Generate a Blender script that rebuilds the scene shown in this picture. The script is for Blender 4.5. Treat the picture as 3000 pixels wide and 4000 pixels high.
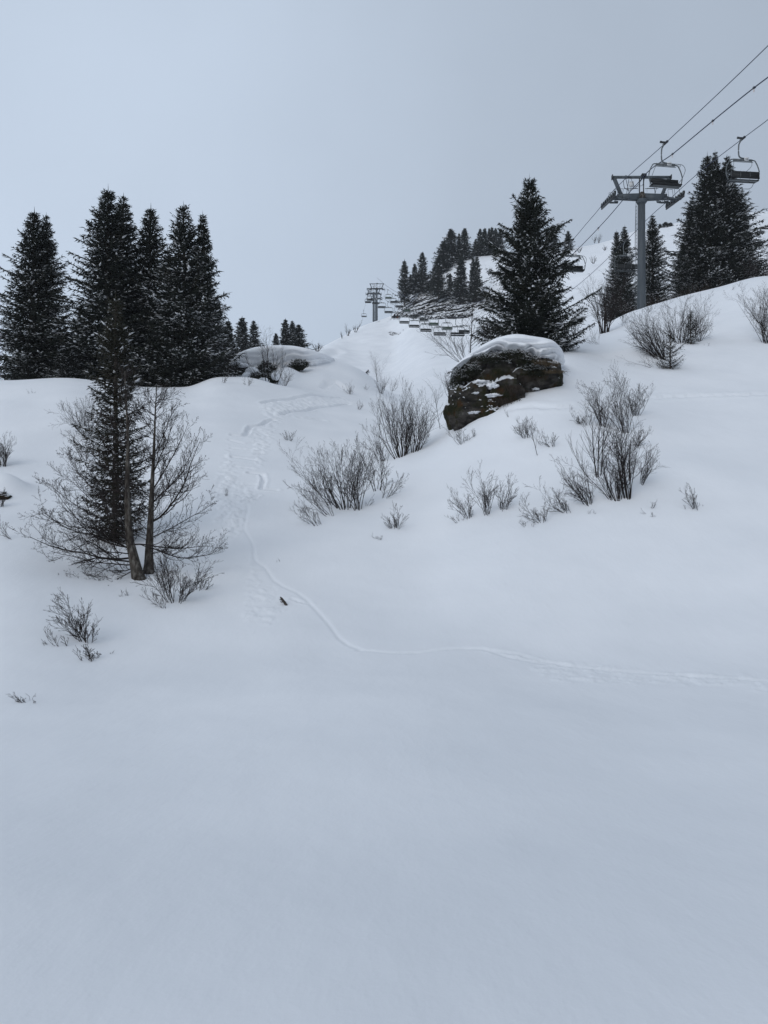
import bpy, math, random
import numpy as np
from math import radians, sin, cos, pi
from mathutils import Vector

for _o in list(bpy.data.objects): bpy.data.objects.remove(_o)
scene = bpy.context.scene
COL = scene.collection

# ------------------------------------------------------------------ camera
F = 3080.0            # focal length in pixels of the 3000 x 4000 frame
HY = 2000.0
cam = bpy.data.cameras.new('camera'); camo = bpy.data.objects.new('camera', cam); COL.objects.link(camo)
cam.sensor_fit = 'VERTICAL'; cam.sensor_height = 32.0; cam.lens = 32.0 * F / 4000.0
cam.clip_start = 0.05; cam.clip_end = 2000
camo.location = (0, 0, 0); camo.rotation_euler = (radians(90), 0, 0)
scene.camera = camo

# ------------------------------------------------------------------ light
SUN_EL, SUN_AZ = 29.0, -152.0       # azimuth from +Y towards +X
w = bpy.data.worlds.new('World'); scene.world = w; w.use_nodes = True
nt = w.node_tree; nt.nodes.clear(); N = nt.nodes.new; LK = nt.links.new
out = N('ShaderNodeOutputWorld'); bg = N('ShaderNodeBackground'); LK(bg.outputs[0], out.inputs[0])
sky = N('ShaderNodeTexSky'); sky.sky_type = 'NISHITA'; sky.sun_disc = False
sky.sun_elevation = radians(SUN_EL); sky.sun_rotation = radians(SUN_AZ); sky.altitude = 1700
# a closed cloud deck in front of that sky: brighter towards the veiled sun, with very soft mottling
tc = N('ShaderNodeTexCoord')
sep = N('ShaderNodeSeparateXYZ'); LK(tc.outputs['Generated'], sep.inputs[0])
def mth(op, a, b=None, c=None):
    m = N('ShaderNodeMath'); m.operation = op
    for i, x in enumerate((a, b, c)):
        if x is None: continue
        if isinstance(x, (int, float)): m.inputs[i].default_value = x
        else: LK(x, m.inputs[i])
    return m.outputs[0]
nz = N('ShaderNodeTexNoise'); nz.inputs['Scale'].default_value = 1.9; nz.inputs['Detail'].default_value = 4
nz.inputs['Roughness'].default_value = 0.45; LK(tc.outputs['Generated'], nz.inputs[0])
side = mth('MULTIPLY', sep.outputs['X'], -0.5)
side2 = mth('MULTIPLY', sep.outputs['Z'], -0.18)
mott = mth('MULTIPLY', mth('SUBTRACT', nz.outputs['Fac'], 0.5), 0.50)
lum = mth('ADD', mth('ADD', mth('ADD', side, side2), mott), 1.03)
lum = mth('MAXIMUM', lum, 0.62)
comb = N('ShaderNodeMix'); comb.data_type = 'RGBA'; comb.blend_type = 'MULTIPLY'; comb.inputs[0].default_value = 1.0
cr = N('ShaderNodeCombineColor')
for i in range(3): LK(lum, cr.inputs[i])
comb.inputs[6].default_value = (4.84, 5.64, 6.76, 1); LK(cr.outputs[0], comb.inputs[7])
mx = N('ShaderNodeMix'); mx.data_type = 'RGBA'; mx.inputs[0].default_value = 0.965
LK(sky.outputs[0], mx.inputs[6]); LK(comb.outputs[2], mx.inputs[7])
LK(mx.outputs[2], bg.inputs[0]); bg.inputs[1].default_value = 0.1

sund = bpy.data.lights.new('sun', 'SUN'); suno = bpy.data.objects.new('sun', sund); COL.objects.link(suno)
sund.energy = 0.85; sund.angle = radians(35); sund.color = (1.0, 0.97, 0.93)
_d = Vector((sin(radians(SUN_AZ)) * cos(radians(SUN_EL)), cos(radians(SUN_AZ)) * cos(radians(SUN_EL)), sin(radians(SUN_EL))))
suno.rotation_euler = _d.to_track_quat('Z', 'Y').to_euler()
scene.view_settings.view_transform = 'Standard'; scene.view_settings.look = 'None'
scene.view_settings.exposure = 0.0; scene.view_settings.gamma = 1.0
scene.view_settings.use_curve_mapping = False
scene.cycles.max_bounces = 6; scene.cycles.diffuse_bounces = 3; scene.cycles.volume_bounces = 1
scene.cycles.transparent_max_bounces = 8

# ------------------------------------------------------------------ materials
def newmat(name):
    m = bpy.data.materials.new(name); m.use_nodes = True
    return m, m.node_tree, m.node_tree.nodes['Principled BSDF']
def noise_node(nt, scale, detail=4, rough=0.55, coord='Object', vec_scale=None):
    tcn = nt.nodes.new('ShaderNodeTexCoord'); nn = nt.nodes.new('ShaderNodeTexNoise')
    nn.inputs['Scale'].default_value = scale; nn.inputs['Detail'].default_value = detail
    nn.inputs['Roughness'].default_value = rough
    if vec_scale:
        mp = nt.nodes.new('ShaderNodeMapping'); mp.inputs['Scale'].default_value = vec_scale
        nt.links.new(tcn.outputs[coord], mp.inputs[0]); nt.links.new(mp.outputs[0], nn.inputs[0])
    else: nt.links.new(tcn.outputs[coord], nn.inputs[0])
    return nn.outputs['Fac']
def ramp(nt, fac, stops):
    r = nt.nodes.new('ShaderNodeValToRGB'); e = r.color_ramp.elements
    while len(e) < len(stops): e.new(0.5)
    for i, (p, c) in enumerate(stops): e[i].position = p; e[i].color = (*c, 1)
    nt.links.new(fac, r.inputs[0]); return r.outputs[0]
def bump(nt, bsdf, fac, dist, strength=1.0):
    b = nt.nodes.new('ShaderNodeBump'); b.inputs['Distance'].default_value = dist; b.inputs['Strength'].default_value = strength
    nt.links.new(fac, b.inputs['Height']); nt.links.new(b.outputs[0], bsdf.inputs['Normal']); return b
def simple(name, stops, scale=8, rough=0.8, detail=4, bmp=None, metallic=0.0, vec_scale=None):
    m, nt, b = newmat(name)
    f = noise_node(nt, scale, detail, vec_scale=vec_scale)
    nt.links.new(ramp(nt, f, stops), b.inputs['Base Color'])
    b.inputs['Roughness'].default_value = rough; b.inputs['Metallic'].default_value = metallic
    b.inputs['Specular IOR Level'].default_value = 0.25
    if bmp: bump(nt, b, f, bmp)
    return m

def snow_material():
    m, nt, b = newmat('snow')
    f = noise_node(nt, 0.35, 5, 0.5)
    nt.links.new(ramp(nt, f, [(0.3, (0.80, 0.815, 0.84)), (0.7, (0.87, 0.88, 0.90))]), b.inputs['Base Color'])
    b.inputs['Roughness'].default_value = 0.7; b.inputs['Specular IOR Level'].default_value = 0.2
    g = noise_node(nt, 45, 3, 0.6); g2 = noise_node(nt, 3.0, 4, 0.55, vec_scale=(1, 0.45, 1))
    mm = nt.nodes.new('ShaderNodeMath'); mm.operation = 'MULTIPLY_ADD'; mm.inputs[1].default_value = 0.07
    nt.links.new(g, mm.inputs[0]); nt.links.new(g2, mm.inputs[2])
    bump(nt, b, mm.outputs[0], 0.03, 0.5)
    return m
SNOW = snow_material()
SNOWT = simple('settled_snow', [(0.3, (0.70, 0.72, 0.75)), (0.7, (0.84, 0.85, 0.87))], 5, 0.75)
NEEDLE = simple('spruce_needles', [(0.3, (0.005, 0.008, 0.006)), (0.55, (0.012, 0.016, 0.010)), (0.8, (0.028, 0.022, 0.013))], 1.4, 0.7)
NEEDLE2 = simple('brown_spruce_needles', [(0.3, (0.012, 0.014, 0.009)), (0.6, (0.028, 0.026, 0.015)), (0.8, (0.05, 0.038, 0.022))], 1.2, 0.75)
BARK = simple('spruce_bark', [(0.3, (0.035, 0.028, 0.023)), (0.7, (0.085, 0.07, 0.06))], 9, 0.9, bmp=0.01, vec_scale=(1, 1, 0.3))
BARK2 = simple('grey_brown_bark', [(0.35, (0.025, 0.020, 0.017)), (0.52, (0.07, 0.06, 0.05)), (0.7, (0.16, 0.15, 0.135))], 14, 0.9, bmp=0.008, vec_scale=(1, 1, 0.35))
TWIG = simple('dark_twigs', [(0.3, (0.014, 0.011, 0.011)), (0.7, (0.038, 0.029, 0.026))], 3, 0.85)
TWIG2 = simple('brown_twigs', [(0.3, (0.025, 0.018, 0.014)), (0.7, (0.06, 0.042, 0.03))], 3, 0.85)
STEEL = simple('grey_painted_steel', [(0.3, (0.05, 0.06, 0.07)), (0.7, (0.085, 0.098, 0.108))], 3, 0.55, vec_scale=(1, 1, 0.15))
STEELD = simple('dark_steel', [(0.3, (0.02, 0.022, 0.026)), (0.7, (0.05, 0.052, 0.056))], 6, 0.5)
GALV = simple('galvanised_tube', [(0.3, (0.07, 0.08, 0.085)), (0.7, (0.13, 0.14, 0.145))], 5, 0.45)
RUBBER = simple('black_rubber', [(0.3, (0.010, 0.011, 0.012)), (0.7, (0.022, 0.024, 0.024))], 4, 0.6)
PAD = simple('black_seat_padding', [(0.3, (0.008, 0.009, 0.010)), (0.7, (0.018, 0.020, 0.020))], 4, 0.6)
PADG = simple('green_seat_shell', [(0.3, (0.03, 0.05, 0.035)), (0.7, (0.05, 0.075, 0.055))], 4, 0.6)
PLATE = simple('white_plate', [(0.3, (0.6, 0.61, 0.61)), (0.7, (0.75, 0.75, 0.75))], 6, 0.5)
ROPE = simple('steel_rope', [(0.3, (0.016, 0.020, 0.045)), (0.7, (0.028, 0.034, 0.07))], 5, 0.5)
ORANGE = simple('orange_marker', [(0.3, (0.55, 0.22, 0.06)), (0.7, (0.7, 0.32, 0.1))], 5, 0.5)
CLOTHD = simple('black_ski_clothing', [(0.3, (0.010, 0.011, 0.014)), (0.7, (0.02, 0.022, 0.028))], 6, 0.8)
CLOTHR = simple('rust_ski_trousers', [(0.3, (0.10, 0.04, 0.025)), (0.7, (0.15, 0.06, 0.035))], 6, 0.8)
SKIN = simple('skin', [(0.3, (0.42, 0.25, 0.18)), (0.7, (0.5, 0.31, 0.23))], 6, 0.6)
GRASS = simple('dry_grass', [(0.3, (0.06, 0.045, 0.028)), (0.7, (0.15, 0.11, 0.065))], 5, 0.9)
LEAF = simple('dark_evergreen_leaves', [(0.3, (0.014, 0.018, 0.011)), (0.7, (0.04, 0.042, 0.022))], 5, 0.6)
HEATH = simple('brown_heath', [(0.3, (0.03, 0.022, 0.018)), (0.7, (0.07, 0.05, 0.038))], 2, 0.9)

def rock_material(name, snow_lo, snow_hi, moss=True, sc=1.0, darkness=1.0):
    m, nt, b = newmat(name); L = nt.links.new; NN = nt.nodes.new
    f = noise_node(nt, 1.6 * sc, 8, 0.65, vec_scale=(1, 1, 2.2))
    k = darkness
    base = ramp(nt, f, [(0.34, (0.012 * k, 0.011 * k, 0.010 * k)), (0.45, (0.045 * k, 0.04 * k, 0.035 * k)), (0.55, (0.12 * k, 0.108 * k, 0.095 * k)), (0.7, (0.22 * k, 0.205 * k, 0.19 * k))])
    if moss:
        f2 = noise_node(nt, 1.1 * sc, 5, 0.6)
        mc = ramp(nt, noise_node(nt, 3.0 * sc, 3), [(0.35, (0.012, 0.014, 0.005)), (0.5, (0.022, 0.021, 0.007)), (0.68, (0.05, 0.023, 0.008))])
        mixc = NN('ShaderNodeMix'); mixc.data_type = 'RGBA'
        mr = NN('ShaderNodeMapRange'); mr.inputs[1].default_value = 0.46; mr.inputs[2].default_value = 0.54
        L(f2, mr.inputs[0]); L(mr.outputs[0], mixc.inputs[0]); L(base, mixc.inputs[6]); L(mc, mixc.inputs[7]); base = mixc.outputs[2]
    geo = NN('ShaderNodeNewGeometry'); sp = NN('ShaderNodeSeparateXYZ'); L(geo.outputs['Normal'], sp.inputs[0])
    fn = noise_node(nt, 2.6 * sc, 5, 0.6)
    ad = NN('ShaderNodeMath'); ad.operation = 'MULTIPLY_ADD'; L(fn, ad.inputs[0]); ad.inputs[1].default_value = 0.7; L(sp.outputs['Z'], ad.inputs[2])
    ms = NN('ShaderNodeMapRange'); ms.inputs[1].default_value = snow_lo; ms.inputs[2].default_value = snow_hi; L(ad.outputs[0], ms.inputs[0])
    mix = NN('ShaderNodeMix'); mix.data_type = 'RGBA'; L(ms.outputs[0], mix.inputs[0]); L(base, mix.inputs[6]); mix.inputs[7].default_value = (0.8, 0.815, 0.84, 1)
    L(mix.outputs[2], b.inputs['Base Color']); b.inputs['Roughness'].default_value = 0.85; b.inputs['Specular IOR Level'].default_value = 0.2
    bump(nt, b, noise_node(nt, 5 * sc, 8, 0.75, vec_scale=(1, 1, 1.8)), 0.12 / sc)
    return m
ROCK = rock_material('mossy_rock', 0.88, 0.94, darkness=0.5)
ROCKF = rock_material('ledged_rock', 0.80, 0.84, moss=False, sc=0.5, darkness=0.28)

# ------------------------------------------------------------------ mesh helpers
class MB:
    def __init__(s): s.v = []; s.f = {3: [], 4: []}; s.n = 0
    def add(s, V, tri=None, quad=None):
        V = np.asarray(V, dtype=np.float32).reshape(-1, 3)
        if tri is not None and len(tri): s.f[3].append(np.asarray(tri, dtype=np.int32).reshape(-1, 3) + s.n)
        if quad is not None and len(quad): s.f[4].append(np.asarray(quad, dtype=np.int32).reshape(-1, 4) + s.n)
        s.v.append(V); s.n += len(V); return s
    def mesh(s, name, mat=None, smooth=False):
        me = bpy.data.meshes.new(name)
        V = np.concatenate(s.v) if s.v else np.zeros((0, 3), np.float32)
        t = np.concatenate(s.f[3]) if s.f[3] else np.zeros((0, 3), np.int32)
        q = np.concatenate(s.f[4]) if s.f[4] else np.zeros((0, 4), np.int32)
        me.vertices.add(len(V)); me.vertices.foreach_set('co', V.ravel())
        me.loops.add(t.size + q.size); me.loops.foreach_set('vertex_index', np.concatenate([t.ravel(), q.ravel()]).astype(np.int32))
        nt_, nq = len(t), len(q); me.polygons.add(nt_ + nq)
        starts = np.concatenate([np.arange(nt_) * 3, nt_ * 3 + np.arange(nq) * 4]).astype(np.int32)
        me.polygons.foreach_set('loop_start', starts)
        try: me.polygons.foreach_set('loop_total', np.concatenate([np.full(nt_, 3), np.full(nq, 4)]).astype(np.int32))
        except Exception: pass
        me.update(calc_edges=True); me.validate()
        if mat: me.materials.append(mat)
        if smooth: me.polygons.foreach_set('use_smooth', np.ones(len(me.polygons), dtype=bool))
        return me
    def build(s, name, mat, parent=None, smooth=False, loc=None):
        o = bpy.data.objects.new(name, s.mesh(name, mat, smooth)); COL.objects.link(o)
        if parent: o.parent = parent
        if loc is not None: o.location = loc
        return o
def tag(o, label=None, cat=None, group=None, kind=None):
    if label: o['label'] = label
    if cat: o['category'] = cat
    if group: o['group'] = group
    if kind: o['kind'] = kind
    return o
def empty(name, loc, label, cat, group=None, rz=0.0, scale=None):
    o = bpy.data.objects.new(name, None); COL.objects.link(o); o.location = loc; o.rotation_euler = (0, 0, rz)
    if scale is not None: o.scale = scale
    return tag(o, label, cat, group)
def copy_tree(o, parent=None):
    c = o.copy(); COL.objects.link(c); c.parent = parent
    for ch in [x for x in bpy.data.objects if x.parent == o]: copy_tree(ch, c)
    return c
def tubes(mb, P, R, k=4):
    """P [n, m, 3] polylines, R [n, m] radii."""
    P = np.asarray(P, float); R = np.asarray(R, float)
    if P.ndim == 2: P = P[None]; R = R[None]
    n, m, _ = P.shape
    if n == 0: return mb
    T = np.empty_like(P); T[:, 1:-1] = P[:, 2:] - P[:, :-2]; T[:, 0] = P[:, 1] - P[:, 0]; T[:, -1] = P[:, -1] - P[:, -2]
    T /= np.linalg.norm(T, axis=2, keepdims=True) + 1e-9
    ov = T.mean(1); ref = np.where(np.abs(ov[:, 2:3]) > 0.8, np.array([[1.0, 0.0, 0.0]]), np.array([[0.0, 0.0, 1.0]]))
    U = np.cross(T, ref[:, None, :]); U /= np.linalg.norm(U, axis=2, keepdims=True) + 1e-9
    W = np.cross(T, U)
    a = np.arange(k) * 2 * pi / k
    V = P[:, :, None, :] + R[:, :, None, None] * (U[:, :, None, :] * np.cos(a)[None, None, :, None] + W[:, :, None, :] * np.sin(a)[None, None, :, None])
    idx = np.arange(n * m * k).reshape(n, m, k)
    i0 = idx[:, :-1]; i1 = idx[:, 1:]
    Q = np.stack([i0, np.roll(i0, -1, 2), np.roll(i1, -1, 2), i1], -1).reshape(-1, 4)
    if k == 4: mb.add(V, quad=np.concatenate([Q, idx[:, 0, ::-1].reshape(-1, 4), idx[:, -1].reshape(-1, 4)]))
    else:
        caps = []
        for j in range(1, k - 1):
            caps.append(np.stack([idx[:, 0, 0], idx[:, 0, j + 1], idx[:, 0, j]], -1)); caps.append(np.stack([idx[:, -1, 0], idx[:, -1, j], idx[:, -1, j + 1]], -1))
        mb.add(V, tri=np.concatenate(caps), quad=Q)
    return mb
def tube(mb, pts, r, k=8, rs=None):
    pts = np.array(pts, float); return tubes(mb, pts[None], np.array([rs if rs is not None else [r] * len(pts)]), k)
def smooth_path(pts, n):
    pts = np.array(pts, float); t = np.arange(len(pts)); tt = np.linspace(0, len(pts) - 1, n)
    return np.stack([pchip(t, pts[:, i], tt) for i in range(pts.shape[1])], 1)
def box(mb, c, s, rx=0.0, ry=0.0, rz=0.0, taper=(1, 1)):
    x, y, z = [v / 2 for v in s]
    V = np.array([[-x, -y, -z], [x, -y, -z], [x, y, -z], [-x, y, -z], [-x * taper[0], -y * taper[1], z], [x * taper[0], -y * taper[1], z], [x * taper[0], y * taper[1], z], [-x * taper[0], y * taper[1], z]])
    for ang, (i, j) in ((rx, (1, 2)), (ry, (2, 0)), (rz, (0, 1))):
        if ang:
            a, b_ = V[:, i].copy(), V[:, j].copy(); V[:, i] = a * cos(ang) - b_ * sin(ang); V[:, j] = a * sin(ang) + b_ * cos(ang)
    mb.add(V + np.array(c), quad=[[0, 3, 2, 1], [4, 5, 6, 7], [0, 1, 5, 4], [1, 2, 6, 5], [2, 3, 7, 6], [3, 0, 4, 7]])
def beam(mb, p, q, wx, wz):
    """box beam from p to q"""
    p, q = np.array(p, float), np.array(q, float); t = q - p; L = np.linalg.norm(t); t /= L
    ref = np.array([0, 1.0, 0]) if abs(t[1]) < 0.9 else np.array([0, 0, 1.0])
    u = np.cross(t, ref); u /= np.linalg.norm(u); v = np.cross(t, u)
    V = [e + a * u * wx / 2 + b_ * v * wz / 2 for e in (p, q) for a, b_ in ((-1, -1), (1, -1), (1, 1), (-1, 1))]
    mb.add(V, quad=[[0, 3, 2, 1], [4, 5, 6, 7], [0, 1, 5, 4], [1, 2, 6, 5], [2, 3, 7, 6], [3, 0, 4, 7]])
def disc(mb, c, r, wd, axis=0, k=16, rr=None):
    c = np.array(c, float); d = np.zeros(3); d[axis] = wd / 2
    tubes(mb, np.array([[c - d, c - d * .5, c + d * .5, c + d]]), np.array([[r, r * 0.9, r * 0.9, r]]), k)

# ------------------------------------------------------------------ numeric helpers
def pchip(x, y, xi):
    x = np.asarray(x, float); y = np.asarray(y, float); xi = np.asarray(xi, float)
    h = np.diff(x); d = np.diff(y) / h; m = np.zeros(len(x))
    for i in range(1, len(x) - 1):
        if d[i - 1] * d[i] > 0:
            w1 = 2 * h[i] + h[i - 1]; w2 = h[i] + 2 * h[i - 1]; m[i] = (w1 + w2) / (w1 / d[i - 1] + w2 / d[i])
    m[0] = d[0]; m[-1] = d[-1]
    j = np.clip(np.searchsorted(x, xi) - 1, 0, len(x) - 2)
    t = np.clip((xi - x[j]) / h[j], 0, 1); hh = h[j]
    return (2 * t**3 - 3 * t**2 + 1) * y[j] + (t**3 - 2 * t**2 + t) * hh * m[j] + (-2 * t**3 + 3 * t**2) * y[j + 1] + (t**3 - t**2) * hh * m[j + 1]
def vnoise2(x, y, seed=0):
    rng = np.random.RandomState(seed); T = rng.rand(256, 256)
    xi = np.floor(x).astype(int); yi = np.floor(y).astype(int); fx = x - xi; fy = y - yi
    fx = fx * fx * fx * (fx * (fx * 6 - 15) + 10); fy = fy * fy * fy * (fy * (fy * 6 - 15) + 10)
    g = lambda a, b_: T[a & 255, b_ & 255]
    return (g(xi, yi) * (1 - fx) + g(xi + 1, yi) * fx) * (1 - fy) + (g(xi, yi + 1) * (1 - fx) + g(xi + 1, yi + 1) * fx) * fy
def fbm2(x, y, oct=4, seed=0, gain=0.5):
    s = 0; a = 1; tot = 0
    for i in range(oct): s = s + a * vnoise2(x * 2**i + 17.3 * i, y * 2**i - 9.1 * i, seed + i); tot += a; a *= gain
    return s / tot
def vnoise3(P, seed=0):
    rng = np.random.RandomState(seed); T = rng.rand(64, 64, 64)
    I = np.floor(P).astype(int); f = P - I; f = f * f * (3 - 2 * f); r = 0
    for dx in (0, 1):
        for dy in (0, 1):
            for dz in (0, 1):
                wgt = (f[:, 0] if dx else 1 - f[:, 0]) * (f[:, 1] if dy else 1 - f[:, 1]) * (f[:, 2] if dz else 1 - f[:, 2])
                r = r + wgt * T[(I[:, 0] + dx) & 63, (I[:, 1] + dy) & 63, (I[:, 2] + dz) & 63]
    return r
def fbm3(P, oct=4, seed=0, gain=0.5):
    s = 0; a = 1; tot = 0
    for i in range(oct): s = s + a * vnoise3(P * 2**i + 11.7 * i, seed + i); tot += a; a *= gain
    return s / tot
# ------------------------------------------------------------------ terrain: ridge and valley lines, by bearing (first number) as (distance, bearing height)
T_FAR_L = [(90, 1700), (130, 1750), (180, 1760), (200, 1760), (225, 1760), (245, 1760), (320, 1780)]
TER = {
 0:    [(10.5, 2810), (16, 2325), (26, 1890), (34, 1620), (41, 1490), (44.5, 1481), (50, 1500), (56, 1530), (64, 1580)] + T_FAR_L,
 250:  [(11.3, 2750), (17.5, 2285), (26, 1915), (34, 1640), (41, 1487), (44.5, 1473), (50, 1485), (56, 1530), (64, 1580)] + T_FAR_L,
 400:  [(11.8, 2722), (18.5, 2262), (27, 1890), (35, 1635), (42, 1500), (45.5, 1484), (51, 1500), (56.5, 1540), (64, 1580)] + T_FAR_L,
 560:  [(12.2, 2700), (19.5, 2225), (28, 1850), (36, 1625), (43, 1523), (46.5, 1507), (52, 1520), (57, 1545), (64, 1580), (90, 1680), (130, 1700), (180, 1700), (200, 1700), (225, 1700), (245, 1700), (320, 1720)],
 720:  [(12.5, 2680), (20, 2215), (28, 1862), (36, 1640), (44, 1525), (48, 1507), (53, 1520), (58, 1530), (64, 1550), (90, 1600), (130, 1600), (180, 1600), (200, 1600), (222, 1600), (245, 1600), (320, 1620)],
 850:  [(12.9, 2655), (20, 2215), (28, 1880), (36, 1652), (44, 1500), (48, 1471), (53, 1485), (58, 1490), (65, 1450), (90, 1480), (130, 1440), (180, 1450), (200, 1450), (222, 1450), (245, 1450), (320, 1480)],
 950:  [(13.2, 2640), (20, 2218), (28, 1895), (36, 1672), (44, 1515), (49, 1472), (54, 1500), (58, 1492), (66, 1388), (90, 1450), (130, 1400), (180, 1395), (200, 1395), (222, 1395), (245, 1395), (320, 1430)],
 1100: [(13, 2640), (20, 2225), (28, 1915), (36, 1695), (44, 1560), (50, 1505), (54.5, 1530), (58.5, 1500), (66, 1370), (90, 1440), (130, 1392), (180, 1390), (200, 1390), (222, 1390), (245, 1390), (320, 1430)],
 1200: [(13.5, 2610), (20, 2215), (28, 1925), (36, 1715), (44, 1590), (51, 1524), (55, 1542), (59, 1492), (66, 1379), (90, 1450), (130, 1400), (180, 1385), (200, 1382), (222, 1380), (245, 1382), (320, 1430)],
 1300: [(14, 2595), (20, 2205), (28, 1925), (36, 1725), (45, 1602), (53, 1546), (56, 1544), (60, 1474), (66, 1402), (95, 1480), (160, 1435), (195, 1355), (212, 1338), (228, 1334), (248, 1338), (320, 1390)],
 1400: [(14, 2585), (20, 2205), (28, 1920), (36, 1735), (45, 1617), (54, 1562), (57, 1553), (61, 1490), (66, 1443), (100, 1500), (165, 1462), (205, 1350), (220, 1316), (234, 1292), (250, 1279), (320, 1350)],
 1457: [(14, 2590), (20, 2205), (28, 1915), (36, 1740), (45, 1622), (55, 1570), (58, 1560), (62, 1516), (68, 1481), (100, 1512), (165, 1470), (205, 1345), (220, 1306), (234, 1276), (250, 1257), (320, 1310)],
 1530: [(14, 2590), (20, 2215), (28, 1895), (36, 1735), (45, 1632), (51, 1592), (56, 1575), (60, 1565), (66, 1548), (100, 1535), (165, 1465), (205, 1345), (218, 1300), (232, 1262), (248, 1235), (320, 1280)],
 1600: [(14, 2590), (20, 2225), (28, 1870), (34, 1730), (42, 1660), (50, 1612), (56, 1592), (61, 1580), (68, 1568), (95, 1535), (150, 1455), (190, 1335), (206, 1278), (224, 1205), (245, 1150), (320, 1230)],
 1700: [(13.5, 2610), (20, 2220), (28, 1860), (34, 1705), (42, 1632), (50, 1592), (56, 1577), (62, 1564), (70, 1552), (90, 1530), (130, 1442), (180, 1322), (200, 1255), (222, 1140), (245, 1065), (320, 1130)],
 1780: [(13.5, 2620), (20, 2190), (27, 1830), (32, 1672), (38, 1610), (46, 1580), (54, 1565), (62, 1555), (70, 1545), (90, 1525), (130, 1430), (180, 1308), (200, 1232), (222, 1095), (245, 1012), (320, 1080)],
 1900: [(13.5, 2630), (20, 2150), (26, 1850), (31, 1632), (36, 1500), (42, 1410), (50, 1400), (58, 1410), (68, 1420), (90, 1420), (130, 1350), (180, 1268), (200, 1190), (222, 1060), (245, 998), (320, 1060)],
 2050: [(13.5, 2640), (20, 2125), (26, 1810), (31, 1572), (35.5, 1430), (41, 1365), (48, 1360), (58, 1385), (70, 1400), (90, 1400), (130, 1290), (180, 1150), (200, 1095), (222, 1030), (245, 988), (320, 1050)],
 2200: [(13.5, 2645), (20, 2105), (26, 1780), (30.5, 1560), (34.5, 1418), (41, 1362), (48, 1338), (56, 1332), (66, 1335), (90, 1310), (130, 1180), (180, 1050), (200, 1020), (222, 990), (245, 975), (320, 1020)],
 2350: [(13.5, 2650), (20, 2080), (26, 1760), (32, 1550), (38, 1420), (46, 1335), (54, 1292), (60, 1275), (70, 1278), (90, 1262), (130, 1130), (180, 1000), (200, 975), (222, 955), (245, 948), (320, 960)],
 2450: [(13.5, 2655), (20, 2075), (26, 1760), (32, 1555), (39, 1405), (48, 1290), (58, 1236), (64, 1222), (72, 1232), (90, 1225), (130, 1110), (180, 975), (200, 945), (222, 925), (245, 918), (320, 935)],
 2550: [(13.5, 2660), (20, 2070), (26, 1760), (32, 1560), (39, 1410), (48, 1278), (58, 1202), (64, 1188), (72, 1205), (90, 1195), (130, 1080), (180, 945), (200, 922), (222, 903), (245, 893), (320, 910)],
 2800: [(13.3, 2670), (20, 2070), (26, 1768), (32, 1565), (39, 1405), (47, 1270), (55, 1165), (60.5, 1124), (70, 1145), (90, 1135), (130, 1030), (180, 900), (200, 878), (222, 862), (245, 852), (320, 870)],
 3000: [(13, 2680), (20, 2070), (26, 1770), (32, 1560), (38, 1418), (45, 1262), (52, 1125), (57, 1079), (68, 1105), (90, 1098), (130, 985), (180, 880), (200, 856), (222, 838), (245, 825), (320, 845)],
}
TER[-2600] = TER[0]; TER[5600] = TER[3000]
_kx = sorted(TER)
_KY = np.array([[0.4, 2.2, 5.5] + [a for a, b in TER[k]] for k in _kx])
_KZ = np.array([[-1.6, -1.64, -2.12] + [(HY - b) / F * a for a, b in TER[k]] for k in _kx])
def columns(px):
    px = np.atleast_1d(px)
    Yk = np.stack([pchip(_kx, _KY[:, j], px) for j in range(_KY.shape[1])], 1)
    # interpolate the sight angle rather than the height so that crest lines stay where they are
    A = _KZ / _KY
    Ak = np.stack([pchip(_kx, A[:, j], px) for j in range(A.shape[1])], 1)
    return Yk, Ak * Yk
ROWS = np.unique(np.round(np.concatenate([np.geomspace(0.42, 9, 120), np.arange(9, 20, 0.06), np.arange(20, 70, 0.09), np.arange(70, 320.1, 1.0)]), 4))
PXC = np.concatenate([np.arange(-2600, -300, 50), np.arange(-300, 3300, 5.5), np.arange(3300, 5601, 50)])
_Yk, _Zk = columns(PXC)
ZG = np.stack([pchip(_Yk[i], _Zk[i], ROWS) for i in range(len(PXC))])          # [col, row]
def _blur(A, ax, n):
    for _ in range(n):
        B = np.moveaxis(A, ax, 0); B = B.copy()
        B[1:-1] = 0.25 * B[:-2] + 0.5 * B[1:-1] + 0.25 * B[2:]
        A = np.moveaxis(B, 0, ax)
    return A
def _gauss(A, sig):
    r = int(sig * 3) + 1; kk = np.exp(-0.5 * (np.arange(-r, r + 1) / sig)**2); kk /= kk.sum()
    P = np.pad(A, ((r, r), (0, 0)), mode='edge'); o = np.zeros_like(A)
    for t in range(2 * r + 1): o += kk[t] * P[t:t + A.shape[0]]
    return o
def _soften(A, sig):
    """gaussian over distance in metres, up to 75 m"""
    st = 0.05; yu = np.arange(0.42, 78, st); U = np.stack([np.interp(yu, ROWS, r) for r in A]); G = _gauss(U.T, sig / st).T
    o = A.copy(); m = ROWS < 75; o[:, m] = np.stack([np.interp(ROWS[m], yu, r) for r in G]); return o
_w0 = np.clip((ROWS - 2) / 4, 0, 1)[None, :]
ZG = ZG * (1 - _w0) + _soften(ZG, 0.45) * _w0
_soft = _gauss(ZG, 15); _crisp = _gauss(ZG, 3.5)
_w = np.clip((ROWS - 30) / 14, 0, 1)[None, :]
ZG = _soft * (1 - _w) + _crisp * _w
_sy = _soften(ZG, 2.0); _wy = (np.clip((ROWS - 4.5) / 5, 0, 1) * np.clip((42 - ROWS) / 14, 0, 1))[None, :]; _wy = _wy * _wy * (3 - 2 * _wy)
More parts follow.
